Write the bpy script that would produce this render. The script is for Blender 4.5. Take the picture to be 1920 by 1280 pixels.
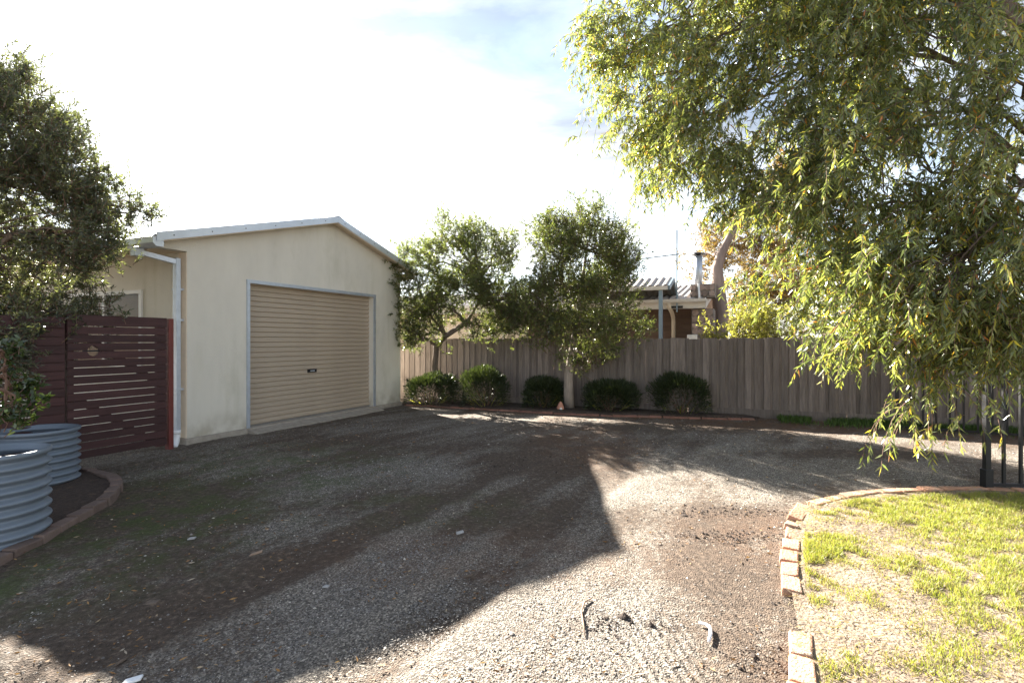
import bpy, math, random
import numpy as np
from mathutils import Vector

# ------------------------------------------------------------------ scene, camera, light
S = bpy.context.scene
for o in list(bpy.data.objects):
    bpy.data.objects.remove(o)
COL = S.collection

EYE = 1.45            # camera height over the garage slab
HOR, CX, FPX = 638.0, 960.0, 1000.0     # horizon row, centre column, focal length in photo pixels

cam_d = bpy.data.cameras.new('camera'); cam_d.sensor_width = 36.0
cam_d.lens = 36.0 * FPX / 1920.0
cam_d.shift_y = (640.0 - HOR) / 1920.0 * -1.0
cam_d.clip_start = 0.05; cam_d.clip_end = 3000
cam = bpy.data.objects.new('camera', cam_d); COL.objects.link(cam)
cam.location = (0, 0, EYE); cam.rotation_euler = (math.radians(90), 0, 0)
S.camera = cam

SUN = Vector((-0.692, 1.0, 0.661)).normalized()
EL = math.asin(SUN.z); AZ = math.atan2(SUN.x, SUN.y)

world = bpy.data.worlds.new('World'); S.world = world; world.use_nodes = True
wn, wl = world.node_tree.nodes, world.node_tree.links
wn.clear()
w_out = wn.new('ShaderNodeOutputWorld'); w_bg = wn.new('ShaderNodeBackground')
sky = wn.new('ShaderNodeTexSky'); sky.sky_type = 'NISHITA'; sky.sun_disc = False
sky.sun_elevation = EL; sky.sun_rotation = AZ
sky.air_density = 1.0; sky.dust_density = 0.35; sky.ozone_density = 1.5
w_tc = wn.new('ShaderNodeTexCoord'); w_map = wn.new('ShaderNodeMapping')
w_map.inputs['Scale'].default_value = (1.0, 1.3, 3.6); w_map.inputs['Rotation'].default_value = (0.0, 0.35, 0.5)
w_n = wn.new('ShaderNodeTexNoise'); w_n.inputs['Scale'].default_value = 1.5
w_n.inputs['Detail'].default_value = 7; w_n.inputs['Roughness'].default_value = 0.55; w_n.inputs['Distortion'].default_value = 0.4
w_r = wn.new('ShaderNodeValToRGB')
w_r.color_ramp.elements[0].position = 0.42; w_r.color_ramp.elements[0].color = (0.45, 0.45, 0.45, 1)
w_r.color_ramp.elements[1].position = 0.64; w_r.color_ramp.elements[1].color = (0.9, 0.9, 0.9, 1)
w_mix = wn.new('ShaderNodeMixRGB')
# thin cloud takes its brightness from the sky it floats in, brighter towards the sun
w_bw = wn.new('ShaderNodeRGBToBW'); w_k = wn.new('ShaderNodeMath'); w_k.operation = 'MULTIPLY_ADD'
w_k.inputs[2].default_value = 0.3
w_n2 = wn.new('ShaderNodeTexNoise'); w_n2.inputs['Scale'].default_value = 2.1; w_n2.inputs['Detail'].default_value = 8
w_n2.inputs['Roughness'].default_value = 0.58; w_n2.inputs['Distortion'].default_value = 0.35
w_m2 = wn.new('ShaderNodeMapRange'); w_m2.inputs[1].default_value = 0.36; w_m2.inputs[2].default_value = 0.60; w_m2.inputs[3].default_value = 0.34; w_m2.inputs[4].default_value = 1.15
wl.new(w_map.outputs[0], w_n2.inputs[0]); wl.new(w_n2.outputs['Fac'], w_m2.inputs[0]); wl.new(w_m2.outputs[0], w_k.inputs[1])
wl.new(sky.outputs[0], w_bw.inputs[0]); wl.new(w_bw.outputs[0], w_k.inputs[0]); wl.new(w_k.outputs[0], w_mix.inputs[2])
wl.new(w_tc.outputs['Generated'], w_map.inputs[0]); wl.new(w_map.outputs[0], w_n.inputs[0])
wl.new(w_n.outputs['Fac'], w_r.inputs[0]); wl.new(w_r.outputs[0], w_mix.inputs[0])
wl.new(sky.outputs[0], w_mix.inputs[1]); wl.new(w_mix.outputs[0], w_bg.inputs[0])
w_bg.inputs[1].default_value = 0.05
wl.new(w_bg.outputs[0], w_out.inputs[0])

sun_d = bpy.data.lights.new('sun', 'SUN'); sun_d.energy = 5.0; sun_d.angle = math.radians(0.53)
sun_d.color = (1.0, 0.93, 0.82)
sun_o = bpy.data.objects.new('sun', sun_d); COL.objects.link(sun_o)
sun_o.rotation_euler = (-SUN).to_track_quat('-Z', 'Y').to_euler()

S.view_settings.view_transform = 'Standard'; S.view_settings.look = 'None'
S.view_settings.exposure = 2.95; S.view_settings.gamma = 1.0
S.view_settings.use_curve_mapping = False
S.cycles.max_bounces = 6; S.cycles.transparent_max_bounces = 4
S.cycles.diffuse_bounces = 4; S.cycles.glossy_bounces = 2; S.cycles.transmission_bounces = 4
try:
    S.cycles.use_denoising = True
except Exception:
    pass

# ------------------------------------------------------------------ helpers
rng = np.random.default_rng(7)
random.seed(7)


def gz(Y):
    """the drive falls gently towards the street"""
    return -0.038 * np.clip(7.5 - np.asarray(Y, float), 0, 8.0)


def G(x, y):
    """ground point seen at photo pixel x, y"""
    Y = 1450.0 / (y - HOR)
    for _ in range(12):
        Y = (EYE - float(gz(Y))) * FPX / (y - HOR)
    return np.array([(x - CX) / FPX * Y, Y, float(gz(Y))])


def P(x, y, d):
    """point at depth d on the sight line of photo pixel x, y"""
    return np.array([(x - CX) / FPX * d, d, EYE + (HOR - y) / FPX * d])


# yard frame: origin at the garage's near corner, u across the drive, v along the garage front
CORNER = np.array([-4.575, 7.51])
YAW = math.atan2(-0.41, 0.912)
EU = np.array([math.cos(YAW), math.sin(YAW)]); EV = np.array([-math.sin(YAW), math.cos(YAW)])


def W2(u, v):
    return CORNER + EU * u + EV * v


def hash2(ix, iy, seed):
    n = (ix * 374761393 + iy * 668265263 + seed * 1442695041) & 0x7fffffff
    n = ((n ^ (n >> 13)) * 1274126177) & 0x7fffffff
    return ((n ^ (n >> 16)) & 0xffff) / 65535.0


def vnoise(x, y, scale, seed=0, octs=3):
    x = np.asarray(x, float) * scale; y = np.asarray(y, float) * scale
    out = 0; amp = 0.5; tot = 0
    for k in range(octs):
        xi = np.floor(x).astype(np.int64); yi = np.floor(y).astype(np.int64)
        fx = x - xi; fy = y - yi
        fx = fx * fx * (3 - 2 * fx); fy = fy * fy * (3 - 2 * fy)
        a = hash2(xi, yi, seed + k); b = hash2(xi + 1, yi, seed + k)
        c = hash2(xi, yi + 1, seed + k); d = hash2(xi + 1, yi + 1, seed + k)
        out = out + amp * ((a * (1 - fx) + b * fx) * (1 - fy) + (c * (1 - fx) + d * fx) * fy)
        tot += amp; amp *= 0.5; x = x * 2.03 + 11.3; y = y * 2.03 + 5.7
    return out / tot


def sstep(a, b, x):
    t = np.clip((np.asarray(x, float) - a) / (b - a), 0, 1)
    return t * t * (3 - 2 * t)


class MB:
    """collects shapes, builds one mesh object"""
    def __init__(s):
        s.v = []; s.f = []

    def add(s, vs, fs):
        n = len(s.v); s.v += [tuple(float(c) for c in p) for p in vs]
        s.f += [tuple(i + n for i in f) for f in fs]
        return s

    def box(s, x0, x1, y0, y1, z0, z1):
        return s.add([(x0, y0, z0), (x1, y0, z0), (x1, y1, z0), (x0, y1, z0), (x0, y0, z1), (x1, y0, z1), (x1, y1, z1), (x0, y1, z1)],
                     [(0, 3, 2, 1), (4, 5, 6, 7), (0, 1, 5, 4), (1, 2, 6, 5), (2, 3, 7, 6), (3, 0, 4, 7)])

    def prism(s, poly, a0, a1, axis):
        """poly in the plane across `axis`, pushed from a0 to a1"""
        def pt(p, a):
            return {0: (a, p[0], p[1]), 1: (p[0], a, p[1]), 2: (p[0], p[1], a)}[axis]
        n = len(poly)
        vs = [pt(p, a0) for p in poly] + [pt(p, a1) for p in poly]
        fs = [tuple(range(n)), tuple(range(2 * n - 1, n - 1, -1))]
        fs += [(i, i + n, (i + 1) % n + n, (i + 1) % n) for i in range(n)]
        return s.add(vs, fs)

    def strip(s, prof, a0, a1, axis):
        """open profile swept along an axis"""
        def pt(p, a):
            return {0: (a, p[0], p[1]), 1: (p[0], a, p[1]), 2: (p[0], p[1], a)}[axis]
        n = len(prof)
        return s.add([pt(p, a0) for p in prof] + [pt(p, a1) for p in prof], [(i, i + 1, i + 1 + n, i + n) for i in range(n - 1)])

    def tube(s, pts, rad, n=8, cap=True):
        pts = [Vector(p) for p in pts]
        if not hasattr(rad, '__len__'): rad = [rad] * len(pts)
        vs = []; fs = []; ref = Vector((0.31, 0.22, 0.92))
        for i, p in enumerate(pts):
            d = (pts[min(i + 1, len(pts) - 1)] - pts[max(i - 1, 0)]).normalized()
            if abs(d.dot(ref)) > 0.97: ref = Vector((0.9, 0.3, 0.1))
            a = d.cross(ref).normalized(); b = d.cross(a)
            for k in range(n):
                t = 2 * math.pi * k / n
                vs.append(p + (a * math.cos(t) + b * math.sin(t)) * rad[i])
        for i in range(len(pts) - 1):
            for k in range(n):
                fs.append((i * n + k, i * n + (k + 1) % n, (i + 1) * n + (k + 1) % n, (i + 1) * n + k))
        if cap:
            fs += [tuple(range(n - 1, -1, -1)), tuple(range((len(pts) - 1) * n, len(pts) * n))]
        return s.add(vs, fs)

    def bar(s, p, q, w, h):
        """square bar from p to q"""
        p = Vector(p); q = Vector(q); d = (q - p).normalized()
        up = Vector((0, 0, 1)) if abs(d.z) < 0.95 else Vector((1, 0, 0))
        a = d.cross(up).normalized() * w / 2; b = a.cross(d).normalized() * h / 2
        return s.add([p - a - b, p + a - b, p + a + b, p - a + b, q - a - b, q + a - b, q + a + b, q - a + b],
                     [(0, 3, 2, 1), (4, 5, 6, 7), (0, 1, 5, 4), (1, 2, 6, 5), (2, 3, 7, 6), (3, 0, 4, 7)])

    def mesh(s, name, mat, smooth=False, off=(0, 0, 0)):
        m = bpy.data.meshes.new(name)
        o3 = off
        m.from_pydata([(p[0] - o3[0], p[1] - o3[1], p[2] - o3[2]) for p in s.v], [], s.f)
        m.materials.append(mat)
        if smooth:
            m.polygons.foreach_set('use_smooth', [True] * len(m.polygons))
        m.update()
        return m

    def build(s, name, mat, parent=None, smooth=False, off=(0, 0, 0), bevel=0):
        o = bpy.data.objects.new(name, s.mesh(name, mat, smooth, off)); COL.objects.link(o)
        if parent is not None: o.parent = parent
        if bevel:
            b = o.modifiers.new('bevel', 'BEVEL'); b.width = bevel; b.segments = 2; b.limit_method = 'ANGLE'
        return o


def npmesh(name, V, F, mat, parent=None, tint=None, smooth=False, attrs=None):
    """fast mesh from arrays; F is (n, k)"""
    m = bpy.data.meshes.new(name)
    k = F.shape[1]
    m.vertices.add(len(V)); m.vertices.foreach_set('co', np.ascontiguousarray(V, np.float32).ravel())
    m.loops.add(F.size); m.loops.foreach_set('vertex_index', np.ascontiguousarray(F, np.int32).ravel())
    m.polygons.add(len(F)); m.polygons.foreach_set('loop_start', np.arange(0, F.size, k, dtype=np.int32))
    if smooth: m.polygons.foreach_set('use_smooth', np.ones(len(F), bool))
    m.update(calc_edges=True)
    if tint is not None:
        a = m.attributes.new('tint', 'FLOAT', 'POINT'); a.data.foreach_set('value', np.ascontiguousarray(tint, np.float32))
    for key, val in (attrs or {}).items():
        a = m.attributes.new(key, 'FLOAT', 'POINT'); a.data.foreach_set('value', np.ascontiguousarray(val, np.float32))
    m.materials.append(mat)
    o = bpy.data.objects.new(name, m); COL.objects.link(o)
    if parent is not None: o.parent = parent
    return o


def tag(o, label=None, cat=None, group=None, kind=None):
    if label: o['label'] = label
    if cat: o['category'] = cat
    if group: o['group'] = group
    if kind: o['kind'] = kind
    return o


def thing(name, label, cat, loc, rz=0.0, group=None):
    o = bpy.data.objects.new(name, None); COL.objects.link(o)
    o.empty_display_size = 0.1
    o.location = tuple(float(c) for c in loc); o.rotation_euler = (0, 0, rz)
    return tag(o, label, cat, group)


def ything(name, label, cat, u, v, z=0.0, group=None):
    w = W2(u, v)
    return thing(name, label, cat, (w[0], w[1], z), YAW, group)


def copy_obj(o, parent=None, loc=None, rot=None):
    c = o.copy(); COL.objects.link(c); c.parent = parent
    if loc is not None: c.location = loc
    if rot is not None: c.rotation_euler = rot
    return c


# ------------------------------------------------------------------ materials
MATS = {}


def mat(name, col, rough=0.7, metal=0.0, var=0.15, scale=6.0, bump=0.0, bscale=60.0, stretch=(1, 1, 1), dirt=None, spec=0.4, rand=0.0):
    """principled with two noise layers; dirt = (colour, scale, low, high); rand = variation from piece to piece"""
    m = bpy.data.materials.new(name); m.use_nodes = True
    n, l = m.node_tree.nodes, m.node_tree.links
    b = n['Principled BSDF']
    b.inputs['Roughness'].default_value = rough; b.inputs['Metallic'].default_value = metal
    b.inputs['Specular IOR Level'].default_value = spec
    tc = n.new('ShaderNodeTexCoord'); mp = n.new('ShaderNodeMapping'); mp.inputs['Scale'].default_value = stretch
    l.new(tc.outputs['Object'], mp.inputs[0])
    vec = mp.outputs[0]
    oi = n.new('ShaderNodeObjectInfo')
    if rand:
        ad = n.new('ShaderNodeVectorMath'); ad.operation = 'ADD'
        sc = n.new('ShaderNodeVectorMath'); sc.operation = 'SCALE'; sc.inputs[0].default_value = (37.0, 21.0, 53.0)
        l.new(oi.outputs['Random'], sc.inputs['Scale']); l.new(vec, ad.inputs[0]); l.new(sc.outputs[0], ad.inputs[1])
        vec = ad.outputs[0]
    nz = n.new('ShaderNodeTexNoise'); nz.inputs['Scale'].default_value = scale; nz.inputs['Detail'].default_value = 6; nz.inputs['Roughness'].default_value = 0.62
    l.new(vec, nz.inputs[0])
    mr = n.new('ShaderNodeMapRange'); mr.inputs[1].default_value = 0.25; mr.inputs[2].default_value = 0.75
    mr.inputs[3].default_value = 1 - var; mr.inputs[4].default_value = 1 + var
    l.new(nz.outputs['Fac'], mr.inputs[0])
    mul = n.new('ShaderNodeVectorMath'); mul.operation = 'SCALE'; mul.inputs[0].default_value = col
    if rand:
        r2 = n.new('ShaderNodeMapRange'); r2.inputs[3].default_value = 1 - rand; r2.inputs[4].default_value = 1 + rand
        l.new(oi.outputs['Random'], r2.inputs[0])
        mm = n.new('ShaderNodeMath'); mm.operation = 'MULTIPLY'
        l.new(mr.outputs[0], mm.inputs[0]); l.new(r2.outputs[0], mm.inputs[1]); l.new(mm.outputs[0], mul.inputs['Scale'])
    else:
        l.new(mr.outputs[0], mul.inputs['Scale'])
    out = mul.outputs[0]
    if dirt:
        dn = n.new('ShaderNodeTexNoise'); dn.inputs['Scale'].default_value = dirt[1]; dn.inputs['Detail'].default_value = 7; dn.inputs['Roughness'].default_value = 0.7
        l.new(vec, dn.inputs[0])
        dm = n.new('ShaderNodeMapRange'); dm.inputs[1].default_value = dirt[2]; dm.inputs[2].default_value = dirt[3]
        l.new(dn.outputs['Fac'], dm.inputs[0])
        mx = n.new('ShaderNodeMixRGB'); mx.inputs[2].default_value = (*dirt[0], 1)
        l.new(dm.outputs[0], mx.inputs[0]); l.new(out, mx.inputs[1]); out = mx.outputs[0]
    l.new(out, b.inputs['Base Color'])
    if bump:
        bn = n.new('ShaderNodeTexNoise'); bn.inputs['Scale'].default_value = bscale; bn.inputs['Detail'].default_value = 5
        l.new(vec, bn.inputs[0])
        bp = n.new('ShaderNodeBump'); bp.inputs['Strength'].default_value = bump; bp.inputs['Distance'].default_value = 0.02
        l.new(bn.outputs['Fac'], bp.inputs['Height']); l.new(bp.outputs[0], b.inputs['Normal'])
    MATS[name] = m
    return m


def leafmat(name, stops, trans=0.4, rough=0.38, spec=0.5):
    """stops: list of (pos, colour) over the per-leaf tint"""
    m = bpy.data.materials.new(name); m.use_nodes = True
    n, l = m.node_tree.nodes, m.node_tree.links
    b = n['Principled BSDF']; b.inputs['Roughness'].default_value = rough; b.inputs['Specular IOR Level'].default_value = spec
    at = n.new('ShaderNodeAttribute'); at.attribute_name = 'tint'
    r = n.new('ShaderNodeValToRGB')
    while len(r.color_ramp.elements) < len(stops): r.color_ramp.elements.new(0.5)
    for e, (p, c) in zip(r.color_ramp.elements, stops):
        e.position = p; e.color = (*c, 1)
    l.new(at.outputs['Fac'], r.inputs[0]); l.new(r.outputs[0], b.inputs['Base Color'])
    t = n.new('ShaderNodeBsdfTranslucent')
    br = n.new('ShaderNodeVectorMath'); br.operation = 'MULTIPLY'; br.inputs[1].default_value = (1.5, 1.5, 0.65)
    l.new(r.outputs[0], br.inputs[0]); l.new(br.outputs[0], t.inputs[0])
    mx = n.new('ShaderNodeMixShader'); mx.inputs[0].default_value = trans
    l.new(b.outputs[0], mx.inputs[1]); l.new(t.outputs[0], mx.inputs[2])
    l.new(mx.outputs[0], n['Material Output'].inputs[0])
    return m


M_wall = mat('cream_render', (0.69, 0.65, 0.565), 0.9, var=0.06, scale=2.5, bump=0.55, bscale=140, dirt=((0.55, 0.52, 0.42), 1.1, 0.56, 0.8), stretch=(1, 1, 0.45))
def weather(m, streak, splash):
    n, l = m.node_tree.nodes, m.node_tree.links; b = n['Principled BSDF']
    src = b.inputs['Base Color'].links[0].from_socket
    tc = n.new('ShaderNodeTexCoord'); sp = n.new('ShaderNodeSeparateXYZ'); l.new(tc.outputs['Object'], sp.inputs[0])

    def nz(scale, sc, d):
        mp = n.new('ShaderNodeMapping'); mp.inputs['Scale'].default_value = sc; l.new(tc.outputs['Object'], mp.inputs[0])
        q = n.new('ShaderNodeTexNoise'); q.inputs['Scale'].default_value = scale; q.inputs['Detail'].default_value = d; l.new(mp.outputs[0], q.inputs[0]); return q.outputs['Fac']

    def rng_(s_, a, b_, c, d):
        q = n.new('ShaderNodeMapRange'); l.new(s_, q.inputs[0])
        for i, k in enumerate((a, b_, c, d)): q.inputs[i + 1].default_value = k
        return q.outputs[0]

    def mul(a, c):
        q = n.new('ShaderNodeMath'); q.operation = 'MULTIPLY'; l.new(a, q.inputs[0]); l.new(c, q.inputs[1]); return q.outputs[0]
    f1 = mul(rng_(nz(2.6, (3, 3, 0.22), 6), 0.52, 0.72, 0.0, 0.3), rng_(nz(0.8, (1, 1, 1), 2), 0.42, 0.62, 0.0, 1.0))
    f2 = mul(rng_(sp.outputs['Z'], 0.06, 0.42, 1.0, 0.0), rng_(nz(5, (1, 1, 1), 7), 0.35, 0.65, 0.05, 0.8))
    for f, c in ((f1, streak), (f2, splash)):
        mx = n.new('ShaderNodeMixRGB'); l.new(f, mx.inputs[0]); l.new(src, mx.inputs[1]); mx.inputs[2].default_value = (*c, 1); src = mx.outputs[0]
    l.new(src, b.inputs['Base Color'])


weather(M_wall, (0.48, 0.455, 0.31), (0.36, 0.31, 0.225))
M_soffit = mat('cream_soffit', (0.68, 0.57, 0.44), 0.8, var=0.08, scale=5)
M_conc = mat('slab_concrete', (0.34, 0.30, 0.25), 0.9, var=0.25, scale=9, bump=0.4, bscale=80)
M_zinc = mat('galvanised_steel', (0.50, 0.54, 0.60), 0.45, 0.55, var=0.12, scale=9, dirt=((0.36, 0.33, 0.30), 4, 0.62, 0.85))
M_roof = mat('zinc_roof', (0.60, 0.64, 0.70), 0.42, 0.5, var=0.1, scale=3)
M_door = mat('tan_door', (0.42, 0.345, 0.265), 0.5, var=0.08, scale=4, stretch=(1, 0.6, 3), dirt=((0.37, 0.30, 0.23), 2.5, 0.55, 0.85))
M_black = mat('black_metal', (0.018, 0.018, 0.02), 0.5, 0.2, var=0.2)
M_rubber = mat('door_seal', (0.20, 0.19, 0.18), 0.7)
M_pvc = mat('white_pvc', (0.78, 0.80, 0.82), 0.35, var=0.05)
M_white = mat('white_paint', (0.74, 0.72, 0.68), 0.5, var=0.06)
M_blind = mat('timber_blind', (0.42, 0.25, 0.16), 0.6, var=0.15, scale=8)
M_gate = mat('stained_gate', (0.055, 0.022, 0.022), 0.6, var=0.3, scale=5, stretch=(6, 0.5, 6), bump=0.2, bscale=30, rand=0.25)
M_gatepost = mat('gate_post', (0.14, 0.03, 0.024), 0.5, var=0.15)
M_tank = mat('blue_steel', (0.185, 0.22, 0.265), 0.5, 0.2, var=0.1, scale=5, dirt=((0.18, 0.22, 0.26), 3, 0.58, 0.8))
M_soil = mat('potting_soil', (0.05, 0.037, 0.03), 0.95, var=0.4, scale=20, bump=0.8, bscale=50)
M_paling = mat('weathered_paling', (0.20, 0.166, 0.148), 0.9, var=0.34, scale=3.2, stretch=(9, 9, 0.8), bump=0.5, bscale=14, dirt=((0.095, 0.07, 0.058), 2.4, 0.58, 0.8), rand=0.24)
M_brick = mat('clay_brick', (0.46, 0.245, 0.155), 0.9, var=0.28, scale=12, bump=0.7, bscale=60, dirt=((0.34, 0.28, 0.22), 5, 0.48, 0.7), rand=0.2)
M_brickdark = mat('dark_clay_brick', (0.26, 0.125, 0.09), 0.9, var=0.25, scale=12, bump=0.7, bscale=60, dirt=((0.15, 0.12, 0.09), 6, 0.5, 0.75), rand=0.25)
M_edge = mat('edging_concrete', (0.17, 0.12, 0.10), 0.9, var=0.2, scale=9, bump=0.5, bscale=60, dirt=((0.12, 0.10, 0.075), 5, 0.52, 0.8), rand=0.14)
M_bark = mat('grey_bark', (0.15, 0.115, 0.09), 0.95, var=0.4, scale=7, stretch=(3, 3, 0.5), bump=0.9, bscale=22)
M_palebark = mat('pale_bark', (0.36, 0.30, 0.25), 0.95, var=0.35, scale=7, stretch=(3, 3, 0.5), bump=0.9, bscale=22)
M_twig = mat('twig_bark', (0.17, 0.10, 0.07), 0.85, var=0.3)
M_gumbark = mat('gum_bark', (0.25, 0.19, 0.16), 0.9, var=0.35, scale=2.5, stretch=(2, 2, 0.4), bump=0.6, bscale=9, dirt=((0.17, 0.12, 0.10), 1.6, 0.5, 0.7))
M_iron = mat('corrugated_iron', (0.33, 0.30, 0.28), 0.55, 0.2, var=0.15, scale=2)
M_cream = mat('cream_board', (0.62, 0.52, 0.40), 0.7, var=0.08)
M_fascia = mat('fascia_paint', (0.58, 0.54, 0.49), 0.6, var=0.08)
M_timber = mat('brown_weatherboard', (0.12, 0.075, 0.052), 0.7, var=0.25, scale=3, stretch=(0.4, 3, 3))
M_bluepost = mat('blue_grey_steel', (0.20, 0.27, 0.33), 0.5, var=0.1)
M_stone = mat('field_stone', (0.30, 0.225, 0.19), 0.9, var=0.25, scale=5, bump=0.5, bscale=24, rand=0.3)
M_mortar = mat('stone_mortar', (0.20, 0.17, 0.145), 0.95, var=0.2)
M_terra = mat('terracotta', (0.52, 0.25, 0.17), 0.8, var=0.15)
M_stick = mat('dry_stick', (0.30, 0.21, 0.15), 0.9, var=0.3, scale=20)
M_chip = mat('grey_chip', (0.36, 0.35, 0.34), 0.85, var=0.2, scale=20)

M_glass = bpy.data.materials.new('window_glass'); M_glass.use_nodes = True
_b = M_glass.node_tree.nodes['Principled BSDF']
_b.inputs['Base Color'].default_value = (0.85, 0.9, 0.9, 1); _b.inputs['Roughness'].default_value = 0.04
_b.inputs['Transmission Weight'].default_value = 1.0; _b.inputs['IOR'].default_value = 1.12

L_weep = leafmat('willow_leaf', [(0.0, (0.055, 0.075, 0.034)), (0.45, (0.17, 0.205, 0.085)), (0.78, (0.35, 0.37, 0.16)), (0.93, (0.52, 0.44, 0.07)), (1.0, (0.50, 0.20, 0.06))], 0.48, 0.26, 1.0)
L_left = leafmat('bottlebrush_leaf', [(0.0, (0.05, 0.06, 0.045)), (0.6, (0.11, 0.125, 0.075)), (1.0, (0.22, 0.24, 0.10))], 0.4, 0.35, 0.7)
L_mid = leafmat('myrtle_leaf', [(0.0, (0.05, 0.07, 0.03)), (0.6, (0.135, 0.165, 0.065)), (1.0, (0.30, 0.33, 0.10))], 0.5, 0.34, 0.7)
L_shrub = leafmat('shrub_leaf', [(0.0, (0.028, 0.042, 0.016)), (0.7, (0.045, 0.06, 0.02)), (1.0, (0.12, 0.14, 0.045))], 0.25, 0.45)
L_gum = leafmat('gum_leaf', [(0.0, (0.10, 0.085, 0.04)), (0.5, (0.22, 0.15, 0.06)), (1.0, (0.40, 0.24, 0.08))], 0.35, 0.45)
L_hedge = leafmat('hedge_leaf', [(0.0, (0.11, 0.12, 0.04)), (0.6, (0.25, 0.25, 0.075)), (1.0, (0.42, 0.38, 0.12))], 0.6, 0.45)
L_citrus = leafmat('citrus_leaf', [(0.0, (0.03, 0.05, 0.02)), (0.8, (0.07, 0.10, 0.03)), (1.0, (0.20, 0.27, 0.05))], 0.35, 0.22, 0.8)
L_grass = leafmat('grass_blade', [(0.0, (0.30, 0.235, 0.16)), (0.35, (0.27, 0.235, 0.11)), (0.5, (0.19, 0.215, 0.055)), (1.0, (0.27, 0.30, 0.07))], 0.4, 0.5)
L_weed = leafmat('weed_blade', [(0.0, (0.05, 0.09, 0.02)), (1.0, (0.10, 0.17, 0.035))], 0.35, 0.5)
L_litter = leafmat('fallen_leaf', [(0.0, (0.10, 0.06, 0.04)), (0.5, (0.24, 0.13, 0.06)), (0.8, (0.36, 0.20, 0.07)), (1.0, (0.45, 0.40, 0.33))], 0.1, 0.7)
L_stone = leafmat('gravel_stone', [(0.0, (0.07, 0.063, 0.057)), (0.6, (0.22, 0.20, 0.18)), (0.93, (0.43, 0.39, 0.345)), (1.0, (0.68, 0.62, 0.53))], 0.0, 0.75, 0.3)


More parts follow.
